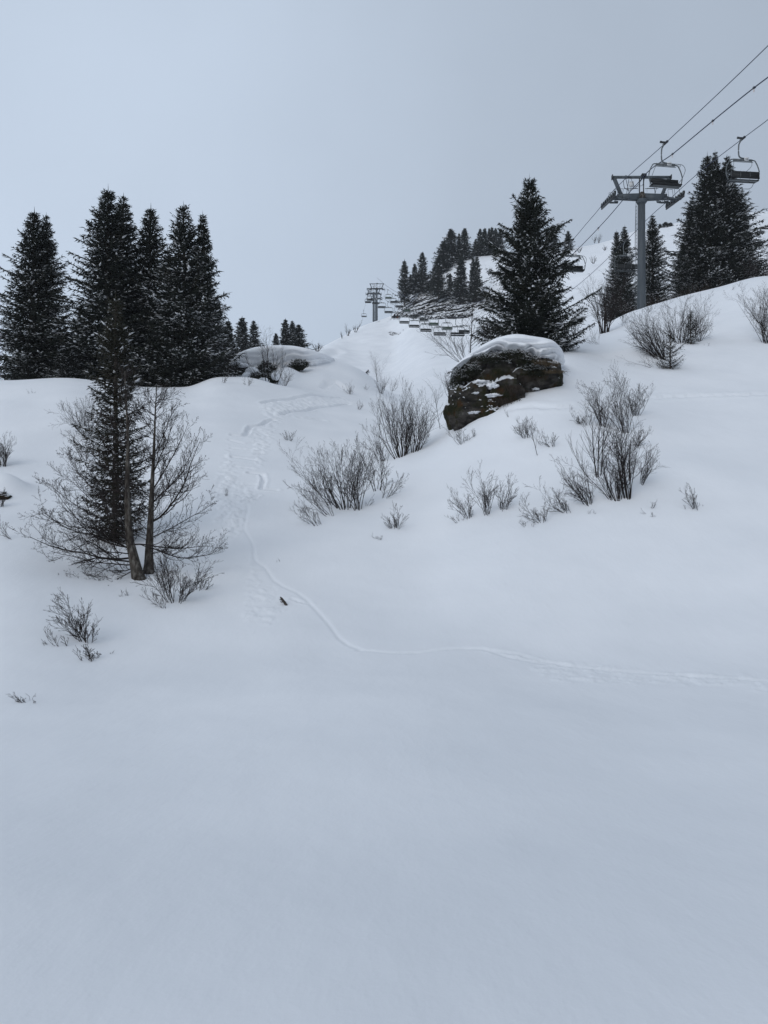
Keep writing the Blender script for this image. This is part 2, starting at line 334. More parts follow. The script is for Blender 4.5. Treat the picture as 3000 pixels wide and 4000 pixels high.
ZG = ZG * (1 - _wy) + _sy * _wy
XG = (PXC[:, None] - 1500) / F * ROWS[None, :]; YG = np.broadcast_to(ROWS[None, :], XG.shape)
# soft wind-packed undulation
fade = np.clip((ROWS - 3) / 15, 0, 1)[None, :]
ZG = ZG + fade * 0.35 * (fbm2(XG * 0.13 + 40, YG * 0.11 + 9, 3, 5) - 0.5) + 0.05 * (fbm2(XG * 0.6 + 4, YG * 0.5 + 3, 3, 8) - 0.5)
far = np.clip((ROWS - 100) / 60, 0, 1)[None, :]
ZG = ZG + far * 2.2 * (fbm2(XG * 0.05 + 3, YG * 0.05 + 1, 4, 15) - 0.5)

def bump_at(px, py, Y, h, sx, sy, skew=0.0):
    """raise the snow by a rounded lump"""
    global ZG
    cx = (px - 1500) / F * Y
    dx = (XG - cx) / sx; dy = (YG - Y) / sy
    ZG = ZG + h * np.exp(-(dx * dx + dy * dy)**1.3)
bump_at(1118, 0, 59.3, 0.85, 0.95, 1.5)
bump_at(990, 0, 58.8, 0.55, 0.6, 1.2)
bump_at(925, 0, 57.6, 0.35, 0.8, 1.2)
bump_at(1225, 0, 59.5, 0.35, 1.2, 1.6)
bump_at(2540, 0, 40.5, 0.5, 1.6, 1.2)
bump_at(0, 0, 25.2, 0.5, 0.8, 0.7)

def zat(x, y):
    """height of the snow at a plan position"""
    px = np.clip(1500 + F * x / y, PXC[0], PXC[-1] - 1)
    i = int(np.searchsorted(PXC, px) - 1); i = max(0, min(i, len(PXC) - 2)); a = (px - PXC[i]) / (PXC[i + 1] - PXC[i])
    j = int(np.searchsorted(ROWS, y) - 1); j = max(0, min(j, len(ROWS) - 2)); b = (y - ROWS[j]) / (ROWS[j + 1] - ROWS[j])
    return float((ZG[i, j] * (1 - a) + ZG[i + 1, j] * a) * (1 - b) + (ZG[i, j + 1] * (1 - a) + ZG[i + 1, j + 1] * a) * b)
def hit(px, py, ymin=3.0):
    """nearest snow surface seen at a bearing"""
    i = int(np.searchsorted(PXC, px) - 1); i = max(0, min(i, len(PXC) - 2))
    vis = HY - F * ZG[i] / ROWS
    ok = np.where((vis <= py) & (ROWS > ymin))[0]
    j = ok[0] if len(ok) else int(np.argmin(np.where(ROWS > ymin, np.abs(vis - py), 1e9)))
    Y = ROWS[j]; X = (px - 1500) / F * Y
    return np.array([X, Y, zat(X, Y)])
def at(px, Y):
    X = (px - 1500) / F * Y; return np.array([X, Y, zat(X, Y)])
def pt(px, py, Y): return np.array([(px - 1500) / F * Y, Y, (HY - py) / F * Y])

# --- tracks and the small slab that slid off the bank
S1 = lambda L: [(850 + .4973 * x, 1500 + .4973 * y) for x, y in L]
S2 = lambda L: [(1400 + .9645 * x, 2200 + .9645 * y) for x, y in L]
GROOVES = [
 (S2([(0, 352), (60, 358), (130, 363), (200, 367), (260, 360), (320, 352), (380, 346), (440, 343), (520, 350), (600, 380), (750, 408)]), 0.045, 0.03, 0.0),  # (polyline in bearings, width m, depth m, lip m)
 (S1([(240, 960), (222, 1050), (205, 1130), (225, 1172), (262, 1230), (288, 1300), (303, 1400), (385, 1455), (415, 1515), (470, 1565), (560, 1612), (675, 1668), (722, 1730), (800, 1805), (880, 1900), (950, 1990), (1020, 2050), (1120, 2090), (1250, 2106)]) + S2([(60, 358), (200, 367), (320, 352), (440, 343), (520, 350), (600, 380), (750, 408)]), 0.045, 0.022, 0.0),
 (S2([(520, 352), (640, 372), (800, 410), (960, 432), (1150, 445), (1400, 462), (1659, 480), (1900, 505)]), 0.06, 0.02, 0.005),
 (S1([(120, 402), (190, 412), (232, 395), (252, 337), (350, 322), (392, 290), (445, 284)]), 0.09, 0.16, 0.03),
 (S1([(500, 240), (580, 217), (690, 212), (760, 190), (900, 175), (1035, 163)]), 0.11, 0.16, 0.03),
 (S1([(350, 152), (480, 130), (640, 105), (800, 92), (980, 108)]), 0.12, 0.12, 0.03),
 (S1([(250, 700), (325, 698), (362, 745), (355, 800), (335, 826), (400, 842), (465, 835)]), 0.07, 0.12, 0.03),
 (S1([(115, 575), (200, 585), (300, 600)]), 0.07, 0.07, 0.02), (S1([(290, 552), (345, 548)]), 0.07, 0.07, 0.02),
 (S1([(100, 440), (200, 470), (300, 460)]), 0.08, 0.05, 0.02), (S1([(110, 505), (210, 515), (290, 520)]), 0.08, 0.045, 0.02),
 (S1([(140, 650), (270, 668)]), 0.08, 0.045, 0.02), (S1([(150, 790), (300, 795)]), 0.08, 0.045, 0.02), (S1([(200, 930), (320, 880)]), 0.06, 0.04, 0.02),
 (S1([(590, 1690), (715, 1728)]), 0.05, 0.02, 0.01), (S1([(640, 265), (820, 285)]), 0.15, 0.05, 0.03),
 ([(2000, 1600), (2200, 1592), (2420, 1572)], 0.2, 0.05, 0.03), ([(2520, 1555), (2750, 1548), (3000, 1540)], 0.2, 0.05, 0.03),
 ([(1262, 1512), (1290, 1490), (1320, 1496), (1348, 1512)], 0.22, 0.30, 0.05),
 ([(1278, 1382), (1300, 1374), (1318, 1364)], 1.6, 1.2, 0.0),
]
Zdisp = np.zeros_like(ZG)
def seg_groove(poly, wd, dp, lip):
    pts = np.array([hit(a, b)[:2] for a, b in poly])
    if np.any(np.abs(np.diff(pts[:, 1])) > 25): pass
    # resample with slight wobble
    d = np.r_[0, np.cumsum(np.linalg.norm(np.diff(pts, axis=0), axis=1))]; n = max(3, int(d[-1] / max(0.5, wd * 2)))
    s = np.linspace(0, d[-1], n); q = np.stack([pchip(d + np.arange(len(d)) * 1e-6, pts[:, k], s) for k in (0, 1)], 1)
    rg = np.random.RandomState(int(abs(poly[0][0])) % 1000); q += rg.normal(0, wd * 0.22, q.shape)
    for a, b in zip(q[:-1], q[1:]):
        r = wd * 4; y0, y1 = min(a[1], b[1]) - r, max(a[1], b[1]) + r; x0, x1 = min(a[0], b[0]) - r, max(a[0], b[0]) + r
        j0, j1 = np.searchsorted(ROWS, [y0, y1]); ym = max(0.5, (y0 + y1) / 2)
        i0, i1 = np.searchsorted(PXC, [1500 + F * min(x0 / y0, x0 / y1) , 1500 + F * max(x1 / y0, x1 / y1)])
        if i1 <= i0 or j1 <= j0: continue
        X = XG[i0:i1, j0:j1]; Y = YG[i0:i1, j0:j1]; ab = b - a; L2 = (ab**2).sum() + 1e-9
        t = np.clip(((X - a[0]) * ab[0] + (Y - a[1]) * ab[1]) / L2, 0, 1)
        D = np.hypot(X - a[0] - t * ab[0], Y - a[1] - t * ab[1])
        g = -dp * np.exp(-(D / wd)**2) + lip * np.exp(-((D - 2.0 * wd) / (0.8 * wd))**2)
        cur = Zdisp[i0:i1, j0:j1]; Zdisp[i0:i1, j0:j1] = np.where(np.abs(g) > np.abs(cur), g, cur)
for g in GROOVES: seg_groove(*g)
def rough_patch(poly, amp, freq, seed):
    """churned snow inside a plan polygon given by bearings"""
    P = np.array([hit(a, b)[:2] for a, b in poly]); c = P.mean(0)
    inside = np.zeros(XG.shape, bool); x, y = XG, YG; n = len(P); j = n - 1
    for i in range(n):
        cond = ((P[i, 1] > y) != (P[j, 1] > y)) & (x < (P[j, 0] - P[i, 0]) * (y - P[i, 1]) / (P[j, 1] - P[i, 1] + 1e-9) + P[i, 0]); inside ^= cond; j = i
    m = _blur(_blur(inside.astype(float), 0, 8), 1, 8)
    nn = fbm2(XG * freq, YG * freq, 4, seed, 0.6); nn = np.clip(nn - 0.42, 0, 1) * 2.2 - 0.1
    return m * amp * nn
Zdisp += rough_patch(S1([(95, 430), (130, 700), (250, 850), (330, 900), (200, 960), (215, 1100), (150, 1200), (0, 1230), (-30, 1000), (10, 700)]), 0.10, 5.5, 31)
Zdisp += rough_patch(S1([(330, 150), (480, 135), (800, 100), (1050, 120), (1180, 190), (1000, 160), (700, 195), (500, 250), (430, 420), (300, 700), (280, 560), (250, 420), (400, 300)]), 0.11, 5, 32)
Zdisp += rough_patch(S1([(220, 1380), (300, 1420), (420, 1560), (560, 1720), (420, 1900), (200, 1850), (230, 1600)]), 0.035, 5.0, 33)
Zdisp += rough_patch(S2([(540, 345), (760, 395), (1100, 430), (1700, 460), (1900, 490), (1900, 560), (1500, 500), (1200, 490), (800, 490), (700, 420)]), 0.036, 5.5, 34)
ZF = ZG + Zdisp
g_idx = np.arange(ZF.size).reshape(ZF.shape)
Q = np.stack([g_idx[:-1, :-1], g_idx[1:, :-1], g_idx[1:, 1:], g_idx[:-1, 1:]], -1).reshape(-1, 4)
mb = MB(); mb.add(np.stack([XG, YG, ZF], -1), quad=Q)
ground = mb.build('ground', SNOW, smooth=True)
tag(ground, 'smooth untracked snow slopes rising from a shallow dip to two banks', None, None, 'structure')
# the field behind the photographer
mb = MB(); nx, ny = 60, 40
gx = np.linspace(-420, 420, nx); gy = np.concatenate([np.linspace(-60, 0, ny - 4), [0.25, 0.4, 0.6, 0.8]])
GX, GY = np.meshgrid(gx, gy, indexing='ij'); GZ = -1.66 + np.where(GY < 0, -0.03 * GY, 0) + 0 * GX
GZ = np.where(GY > 0.1, GZ - 0.05 * (GY), GZ)
ii = np.arange(GX.size).reshape(GX.shape)
mb.add(np.stack([GX, GY, GZ], -1), quad=np.stack([ii[:-1, :-1], ii[1:, :-1], ii[1:, 1:], ii[:-1, 1:]], -1).reshape(-1, 4))
tag(mb.build('ground', SNOW, smooth=True), 'snow field behind the viewpoint', None, None, 'structure')
# ------------------------------------------------------------------ spruces
def nrm(v): return v / (np.linalg.norm(v, axis=-1, keepdims=True) + 1e-9)
def shoots(mb, P, D, L, Wd, squash=1.0, lift=0.0):
    """needle-clad shoots: slim tapered prisms"""
    n = len(P); D = nrm(D); U = nrm(np.cross(D, np.array([[0.03, 0.02, 1.0]]))); V = np.cross(U, D)
    V = np.where(V[:, 2:3] < 0, -V, V)
    L = L[:, None]; Wd = Wd[:, None]; P = P + V * lift * Wd; m = P + D * L * 0.35
    A = m + U * Wd; B = m - U * Wd; C = m + V * Wd * squash; E = P + D * L; 
    VV = np.stack([P - D * L * 0.06 - V * Wd * 0.3 * squash, A, B, C, E], 1).reshape(-1, 3); b = np.arange(n)[:, None] * 5
    T = np.concatenate([b + np.array(t) for t in ((0, 1, 3), (0, 3, 2), (0, 2, 1), (4, 3, 1), (4, 2, 3), (4, 1, 2))])
    mb.add(VV, tri=T)
def spruce_meshes(seed, H, R, level_gap=0.2, sp1=0.14, sp2=0.13, shoot=0.2, wid=0.028, droop=0.35, ragged=0.3, power=0.85, nb=6, snowp=0.22, tops=1, bare_low=0.0, mat=None, curtain=0.0, snow_top=0.8, core=1.0, clad=26, cone=1.12, lumps=2.2, lsize=1.0):
    rg = np.random.RandomState(seed); limb = MB(); need = MB(); snow = MB(); trunk = MB()
    zs = np.linspace(0, H * 0.985, 10); lean = rg.normal(0, 0.006 * H, 2)
    tp = np.stack([lean[0] * (zs / H)**2, lean[1] * (zs / H)**2, zs], 1); r0 = 0.014 * H + 0.03
    tube(trunk, tp - np.array([0, 0, 0.5]) * (zs[:, None] == 0), None, 7, rs=list(r0 * (1 - zs / H)**0.8 + 0.008))
    stems = [(lean * 0, 0.0, H, 1.0)]
    for k in range(tops - 1):
        a = rg.rand() * 2 * pi; stems.append((np.array([cos(a), sin(a)]) * R * (0.25 + 0.12 * rg.rand()), H * 0.45, H * (0.88 + 0.08 * rg.rand()), 0.55))
        o = stems[-1]; q = np.array([[0, 0, H * 0.4], [o[0][0] * 0.8, o[0][1] * 0.8, H * 0.5], [o[0][0], o[0][1], H * 0.7], [o[0][0], o[0][1], o[2]]])
        tube(trunk, q, None, 5, rs=[r0 * 0.4, r0 * 0.35, r0 * 0.22, 0.008])
    LP, LR = [], []; P, D, Ls, SNP = [], [], [], []; LU, LV = [], []
    for off, z0, z1, rs_ in stems:
        z = max(z0, 0.02 * H + bare_low * H); ring = 0
        lob = rg.rand(64) * 2 * pi
        while z < z1 * 0.985:
            t = z / z1; tl = (z - z0) / (z1 - z0)
            prof = min((1 - t)**power, cone * (1 - t) + 0.012) * min(1.0, 0.6 + t / 0.12 * 0.4)
            n_b = max(3, int(nb * (0.75 + 0.5 * rg.rand()) * (1.0 if t < 0.85 else 0.7)))
            az = rg.rand() * 2 * pi; lvl = 1 + ragged * (rg.rand() - 0.5) * 1.1
            for j in range(n_b):
                a = az + 2 * pi * (j + 0.6 * (rg.rand() - 0.5)) / n_b
                L = R * rs_ * prof * lvl * (1 + ragged * (rg.rand() - 0.55) * 1.5) + 0.05
                if rg.rand() < 0.06 * ragged / 0.3: L *= 1.22
                sl = -droop + (droop + 0.95) * t**1.6 + rg.normal(0, 0.09); cv = 0.42 * (1 - t) + rg.normal(0, 0.05)
                d = np.array([cos(a), sin(a), 0.0]); pr = np.array([-sin(a), cos(a), 0.0])
                bz = z + rg.uniform(-0.4, 0.4) * level_gap
                base = np.array([off[0] + lean[0] * (bz / H)**2, off[1] + lean[1] * (bz / H)**2, bz])
                f = lambda s: base + d * (L * s)[:, None] + np.array([0, 0, 1.0]) * (L * (sl * s + cv * s * s))[:, None] + pr * (0.05 * L * np.sin(s * 5 + j))[:, None]
                ss = np.linspace(0, 1, 5); LP.append(f(ss)); LR.append((0.012 + 0.010 * L) * (1 - 0.85 * ss))
                m = max(3, int(L * 0.9 / sp1)) * 2; s = np.linspace(0.10, 0.99, m) + rg.uniform(-0.02, 0.02, m); s = np.clip(s, 0, 1)
                side = np.where(np.arange(m) % 2, 1.0, -1.0); p = f(s)
                tang = nrm(d[None] + np.array([0, 0, 1.0])[None] * (sl + 2 * cv * s)[:, None])
                l2 = np.minimum(0.55 * L * (1 - s) + 0.13, 0.95) * rg.uniform(0.6, 1.15, m)
                d2 = nrm(tang * 0.62 + pr[None] * side[:, None] * 0.72 + np.array([0, 0, -1.0])[None] * (0.12 + curtain * rg.rand(m))[:, None])
                k = np.maximum(1, (l2 / sp2).astype(int)); rep = np.repeat(np.arange(m), k)
                pos = np.concatenate([np.arange(1, q + 1) / q for q in k]) if m else np.zeros(0)
                pp = p[rep] + d2[rep] * (l2[rep] * pos)[:, None] - np.array([0, 0, 1.0]) * (0.14 * l2[rep] * pos * pos)[:, None]
                nn = len(rep); sg = np.where(rg.rand(nn) < 0.5, 1.0, -1.0)
                pr2 = nrm(np.cross(d2[rep], np.array([[0, 0, 1.0]])))
                dd = nrm(d2[rep] * 0.85 + pr2 * (sg * rg.uniform(0.1, 0.8, nn))[:, None] + np.array([0, 0, 1.0]) * rg.uniform(-0.55 - curtain, 0.12, nn)[:, None])
                if t > 0.9: dd = nrm(dd + np.array([[0, 0, 0.6]]))
                P.append(pp - dd * (0.35 * shoot)); D.append(dd); Ls.append(shoot * rg.uniform(0.65, 1.35, nn) * (0.8 if t > 0.85 else 1))
                lay = 2.4 * rg.rand()**2.2; sn = snowp * (1.3 - t) * lay * (0.4 + 0.9 * s[rep])
                SNP.append(np.where((dd[:, 2] > -0.65) & (t < snow_top), sn, 0))
                nl = rg.poisson(lumps * L * (1.15 - t) * lay) if t < 0.86 else 0
                if nl:
                    sl_ = rg.uniform(0.35, 1.0, nl); pl_ = f(sl_); td = nrm(d[None] + np.array([0, 0, 1.0])[None] * (sl + 2 * cv * sl_)[:, None]); sd_ = rg.uniform(-1, 1, nl)
                    LU.append(pl_ + pr[None] * (sd_ * 0.30 * L * (1 - sl_ * 0.7))[:, None] + np.array([0, 0, 0.03])); LV.append(nrm(td + pr[None] * (sd_ * 0.8)[:, None] - np.array([0, 0, 0.15])))
                nc = int(clad * L) + 3; sc = rg.uniform(0.12, 1, nc)**0.8; pc = f(sc); tc_ = nrm(d[None] + np.array([0, 0, 1.0])[None] * (sl + 2 * cv * sc)[:, None])
                dc = nrm(tc_ * rg.uniform(0.35, 1.1, nc)[:, None] + rg.normal(0, 0.55, (nc, 3)) * np.array([1, 1, 0.8]) - np.array([0, 0, 0.22 + 0.5 * curtain]))
                P.append(pc - dc * 0.2 * shoot); D.append(dc); Ls.append(shoot * rg.uniform(0.8, 1.5, nc)); SNP.append(np.where((dc[:, 2] > -0.5) & (t < snow_top), snowp * (1.3 - t) * lay * 0.9, 0))
            z += level_gap * (0.75 + 0.5 * rg.rand()) * (1.0 if t < 0.75 else 0.7); ring += 1
        # leader and top candles
        q = np.array([[off[0] + lean[0], off[1] + lean[1], z1 * 0.97]]); kk = 5
        P.append(np.repeat(q, kk, 0)); D.append(np.array([[0, 0, 1.0]] + [[0.5 * cos(i * 1.57), 0.5 * sin(i * 1.57), 0.8] for i in range(kk - 1)]))
        Ls.append(np.array([0.10 * H**0.6 + 0.3] + [0.22] * (kk - 1))); SNP.append(np.zeros(kk))
    P, D, Ls, SNP = map(np.concatenate, (P, D, Ls, SNP)); Wd = wid * rg.uniform(0.7, 1.3, len(P)) * np.where(P[:, 2] > 0.9 * H, 0.75, 1)
    shoots(need, P, D, Ls, Wd)
    if core > 0:   # dense inner twigs close to the stem
        nc = int(core * len(P) * 0.10); zz = H * (1 - np.sqrt(rg.rand(nc))) * 0.97; rr = R * 0.42 * (1 - zz / H)**power * np.sqrt(rg.rand(nc)); aa = rg.rand(nc) * 2 * pi
        shoots(need, np.stack([rr * np.cos(aa), rr * np.sin(aa), zz], 1), np.stack([np.cos(aa), np.sin(aa), rg.uniform(-0.8, 0.2, nc)], 1), np.full(nc, shoot * 1.6), np.full(nc, wid * 1.9))
    k = rg.rand(len(P)) < SNP * 0.5
    Ds = D[k].copy(); Ds[:, 2] *= 0.5
    shoots(snow, P[k] + D[k] * (0.12 * Ls[k])[:, None], Ds, Ls[k] * 0.85, Wd[k] * rg.uniform(0.5, 1.1, k.sum()), squash=0.7, lift=0.8)
    if LU:
        LU = np.concatenate(LU); LV = np.concatenate(LV); nL = len(LU)
        shoots(snow, LU, LV, rg.uniform(0.16, 0.42, nL) * lsize, rg.uniform(0.030, 0.075, nL) * lsize, squash=0.7, lift=0.2)
    tubes(limb, np.array(LP), np.array(LR), 3)
    # one crown: needles, the thin limbs inside it and the snow lying on it
    nq = sum(len(q) for q in limb.f[4]); n1 = sum(len(q) for q in need.f[3]); n2 = sum(len(q) for q in snow.f[3]); n3 = sum(len(q) for q in limb.f[3])
    for src in (snow, limb):
        off_ = need.n
        for q in src.f[3]: need.f[3].append(q + off_)
        for q in src.f[4]: need.f[4].append(q + off_)
        need.v += src.v; need.n += src.n
    cm = need.mesh('crown', mat or NEEDLE); cm.materials.append(SNOWT); cm.materials.append(BARK)
    mi = np.concatenate([np.zeros(n1), np.ones(n2), np.full(n3 + nq, 2)]).astype(np.int32)
    if len(mi) == len(cm.polygons): cm.polygons.foreach_set('material_index', mi)
    return trunk.mesh('trunk', BARK, True), cm
def spruce_thing(meshes, name, loc, label, group, rz=0.0, s=(1, 1, 1)):
    e = empty(name, loc, label, 'tree', group, rz, s)
    for nm, me in zip(('trunk', 'crown'), meshes):
        if len(me.polygons) == 0: continue
        o = bpy.data.objects.new(nm, me); COL.objects.link(o); o.parent = e
    return e

V = {}
V['a'] = (spruce_meshes(11, 12.0, 2.5, 0.30, 0.21, 0.17, 0.21, 0.032, 0.34, 0.40, power=0.74, nb=10, snowp=0.40, curtain=0.15, core=0.5), 12.0, 2.35)
V['b'] = (spruce_meshes(12, 12.0, 2.4, 0.32, 0.21, 0.17, 0.21, 0.032, 0.28, 0.50, power=0.80, nb=10, snowp=0.44, curtain=0.15, core=0.5), 12.0, 2.2)
V['c'] = (spruce_meshes(13, 12.0, 2.7, 0.32, 0.21, 0.17, 0.22, 0.034, 0.24, 0.38, tops=2, power=0.68, nb=10, snowp=0.62, curtain=0.3, core=0.5), 12.0, 2.5)
V['f'] = (spruce_meshes(21, 8.0, 1.35, 0.34, 0.26, 0.22, 0.30, 0.060, 0.25, 0.6, power=0.9, nb=8, snowp=0.30, core=0.5, clad=12, lumps=1.2, lsize=1.5), 8.0, 1.15)
V['g'] = (spruce_meshes(22, 8.0, 1.5, 0.36, 0.26, 0.22, 0.30, 0.060, 0.3, 0.6, power=0.8, nb=8, snowp=0.30, core=0.5, clad=12, lumps=1.2, lsize=1.5), 8.0, 1.3)
def spruce(px, Y, top, R_px, v, label, group, name='spruce_tree', sink=0.3, base=None, rz=None):
    p = at(px, Y)
    if base is not None: p[2] = (HY - base) / F * Y
    z_top = (HY - top) / F * Y; H = z_top - p[2] + sink; me, h0, r0 = V[v]; R = R_px / F * Y
    return spruce_thing(me, name, (p[0], p[1], p[2] - sink), label, group, (hash((px, top)) % 628) / 100 if rz is None else rz, (R / r0, R / r0, H / h0))
LG = 'tall spruces on the crest of the left bank'
spruce(126, 49.5, 822, 172, 'a', 'tall spruce nearest the left edge, with the higher of the two close tops', LG)
spruce(178, 50.5, 845, 125, 'b', 'spruce pressed against the right side of the leftmost tall pair, with the lower top', LG)
spruce(322, 53, 1190, 85, 'a', 'low dark spruce filling the gap between the left pair and the central spruce group', LG)
spruce(418, 49.5, 742, 205, 'a', 'tallest spruce of the left bank group, with a bare thin leader', LG)
spruce(478, 51.5, 772, 165, 'b', 'spruce just right of the tallest one, with two thin tips', LG)
spruce(582, 51, 808, 165, 'a', 'spruce with a bushy rounded tip between the tallest spruce and the dense snow-dusted one', LG)
spruce(722, 49, 806, 185, 'c', 'dense snow-dusted spruce, right of the left bank group, boughs hanging to the snow', LG)
spruce(655, 53, 980, 110, 'b', 'half hidden spruce behind the dense snow-dusted one', LG)
spruce(812, 54, 1120, 75, 'a', 'shorter spruce tucked against the right flank of the left bank group', LG)
spruce(850, 58, 1172, 60, 'b', 'small spruce stepping down to the right of the left bank group', LG, base=1480)
spruce(892, 66, 1252, 40, 'f', 'small slim spruce at the right foot of the left bank group', LG, base=1440)
spruce(278, 47.2, 1335, 85, 'b', 'lower spruce boughs standing in front of the central spruce group', LG)
spruce(110, 46.5, 1412, 34, 'g', 'tiny snow-covered spruce on the crest below the leftmost tall spruces', LG)
G2 = 'distant spruces standing behind the corniced mound'
spruce(946, 125, 1240, 40, 'f', 'left spruce of the pair left of the bare tree, behind the corniced mound', G2, base=1385)
spruce(992, 128, 1255, 33, 'g', 'right spruce of the pair left of the bare tree, behind the corniced mound', G2, base=1385)
spruce(1078, 132, 1302, 20, 'f', 'smallest spruce at the left of the dark clump behind the corniced mound', G2, base=1375)
spruce(1115, 130, 1248, 30, 'f', 'tallest spruce of the dark clump behind the corniced mound', G2, base=1375)
spruce(1142, 133, 1256, 28, 'g', 'middle spruce of the dark clump behind the corniced mound', G2, base=1372)
spruce(1168, 128, 1270, 38, 'g', 'right spruce of the dark clump behind the corniced mound, with layered boughs', G2, base=1372)
spruce(1037, 135, 1360, 10, 'f', 'tip of a tiny spruce just showing above the cornice', G2, base=1385)
G3 = 'spruces on the rocky hill'
for px, Y, top, base, R, v, lb in [
 (1580, 222, 1018, 1172, 24, 'f', 'leftmost spruce of the rocky hill, slim and pointed'),
 (1603, 226, 1075, 1140, 14, 'g', 'short spruce between the leftmost two spruces of the rocky hill'),
 (1620, 228, 1030, 1130, 18, 'f', 'slim spruce leaning on the left side of the broad hill spruce'),
 (1650, 226, 988, 1130, 27, 'g', 'broad twin-tipped spruce left of the snow hump on the rocky hill'),
 (1700, 224, 1040, 1150, 30, 'g', 'dark spruce at the left foot of the tall skyline spruce on the rocky hill'),
 (1762, 238, 898, 1032, 38, 'g', 'tallest skyline spruce of the rocky hill, with a double tip'),
 (1735, 234, 940, 1060, 34, 'f', 'spruce filling the left side of the tallest skyline spruce'),
 (1793, 240, 912, 1010, 14, 'f', 'thin spruce squeezed between the two tall skyline spruces'),
 (1814, 238, 894, 1008, 27, 'g', 'skyline spruce just right of the tallest, standing behind the snow hump'),
 (1858, 243, 935, 1002, 14, 'f', 'lowest spruce at the left end of the skyline row on the snow hump'),
 (1875, 242, 896, 1000, 20, 'g', 'left tall spruce of the skyline row on the snow hump'),
 (1893, 243, 892, 1000, 20, 'f', 'second tall spruce of the skyline row on the snow hump'),
 (1912, 244, 894, 1000, 18, 'g', 'third spruce of the skyline row on the snow hump'),
 (1922, 245, 888, 1000, 18, 'f', 'highest spruce of the skyline row on the snow hump'),
 (1936, 243, 894, 998, 20, 'g', 'fifth spruce of the skyline row on the snow hump'),
 (1953, 244, 900, 998, 18, 'f', 'last spruce of the skyline row, touching the big spruce boughs'),
 (1801, 207, 1000, 1172, 30, 'f', 'spruce standing on the rock ledges below the snow hump'),
 (1848, 206, 1008, 1172, 20, 'f', 'left of two thin spruces on the rock ledges right of the snow hump'),
 (1862, 205, 1006, 1175, 26, 'g', 'right of two thin spruces on the rock ledges right of the snow hump'),
 (1713, 210, 1002, 1146, 26, 'g', 'spruce on the rock ledges left of the snow hump'),
 (1758, 208, 1068, 1140, 11, 'f', 'small snowy spruce with a bare foot on the snow patch of the rock ledges'),
 (2158, 236, 882, 1000, 30, 'g', 'distant spruce clump showing behind the right side of the big spruce'),
 (2219, 232, 903, 990, 19, 'f', 'distant slim spruce just right of the big spruce, above the snow slope'),
 (2578, 232, 874, 896, 9, 'f', 'tiny spruce at the left of the low far clump behind the lift tower'),
 (2600, 232, 868, 899, 20, 'g', 'left half of the low far spruce clump behind the lift tower'),
 (2618, 232, 871, 899, 18, 'g', 'right half of the low far spruce clump behind the lift tower'),
]: spruce(px, Y, top, R * 1.18, v, lb, G3, base=base, sink=0.6)
GR = 'spruces behind the right bank'
spruce(2412, 74, 902, 62, 'a', 'narrow spruce left of the lift tower, the left one of two close tops', GR)
spruce(2438, 73, 888, 70, 'b', 'narrow spruce left of the lift tower, the right one of two close tops', GR)
spruce(2548, 77, 845, 78, 'b', 'narrow spruce standing directly behind the lift tower column', GR)
spruce(2760, 74, 604, 122, 'a', 'tallest left trunk of the big dark spruce cluster at the right', GR)
spruce(2793, 75, 598, 85, 'b', 'middle spruce of the big dark cluster at the right, highest tip', GR)
spruce(2842, 74, 616, 115, 'b', 'right spruce of the big dark cluster at the right, behind the hanging chair', GR)
spruce(2805, 77, 668, 185, 'c', 'broad spruce at the back filling the middle of the big dark cluster', GR)
spruce(2890, 76, 800, 80, 'a', 'shorter spruce on the right flank of the big dark cluster', GR)
spruce(2705, 75, 770, 80, 'b', 'shorter spruce on the left flank of the big dark cluster', GR)
spruce(2668, 72, 950, 48, 'b', 'small brownish spruce at the left foot of the big dark cluster', GR)
# the slim spruce in the dip, the big open spruce over the boulder, and young ones
V['slim'] = (spruce_meshes(31, 7.4, 1.12, 0.19, 0.13, 0.11, 0.15, 0.021, 0.28, 0.5, power=0.5, nb=8, snowp=0.42, core=0.3, clad=24, cone=1.6, mat=NEEDLE2, snow_top=0.9), 7.4, 1.12)
p = hit(452, 2112)
spruce_thing(V['slim'][0], 'spruce_tree', (p[0], p[1], p[2] - 0.1), 'slim brownish spruce in the dip behind the two bare trees', None, 1.0,
    (128 / F * p[1] / 1.12,) * 2 + (((HY - 1150) / F * p[1] - p[2]) / 7.4,))
V['big'] = (spruce_meshes(42, 8.6, 2.75, 0.22, 0.16, 0.12, 0.17, 0.024, 0.26, 0.5, power=0.70, nb=10, snowp=0.28, curtain=0.35, snow_top=0.75, core=0.4, clad=60, cone=1.15), 8.6, 2.75)
p = at(2070, 40.5); zt = (HY - 704) / F * 40.5
spruce_thing(V['big'][0], 'spruce_tree', (p[0], p[1], p[2] - 0.2), 'big open spruce with hanging boughs standing above the snow-capped boulder', None, 2.2, (215 / F * 40.5 / 2.75,) * 2 + ((zt - p[2] + 0.2) / 8.6,))
V['young'] = (spruce_meshes(51, 1.9, 0.75, 0.15, 0.10, 0.10, 0.12, 0.013, 0.1, 0.8, power=0.8, nb=5, snowp=0.5, core=0.2, lumps=4, lsize=0.6), 1.9, 0.75)
for px, py, top, R, lb in [(2618, 1442, 1292, 46, 'young spruce in front of the leaning bare bush on the right bank'), (2698, 1345, 1215, 30, 'young brownish spruce inside the round bare bush on the right bank'), (2205, 1372, 1285, 45, 'young spruce tucked under the right boughs of the big spruce')]:
    p = hit(px, py); H = (HY - top) / F * p[1] - p[2]
    spruce_thing(V['young'][0], 'young_spruce', (p[0], p[1], p[2] - 0.05), lb, 'young spruces on the right bank', px * 0.1, (R / F * p[1] / 0.75,) * 2 + (H / 1.9,))

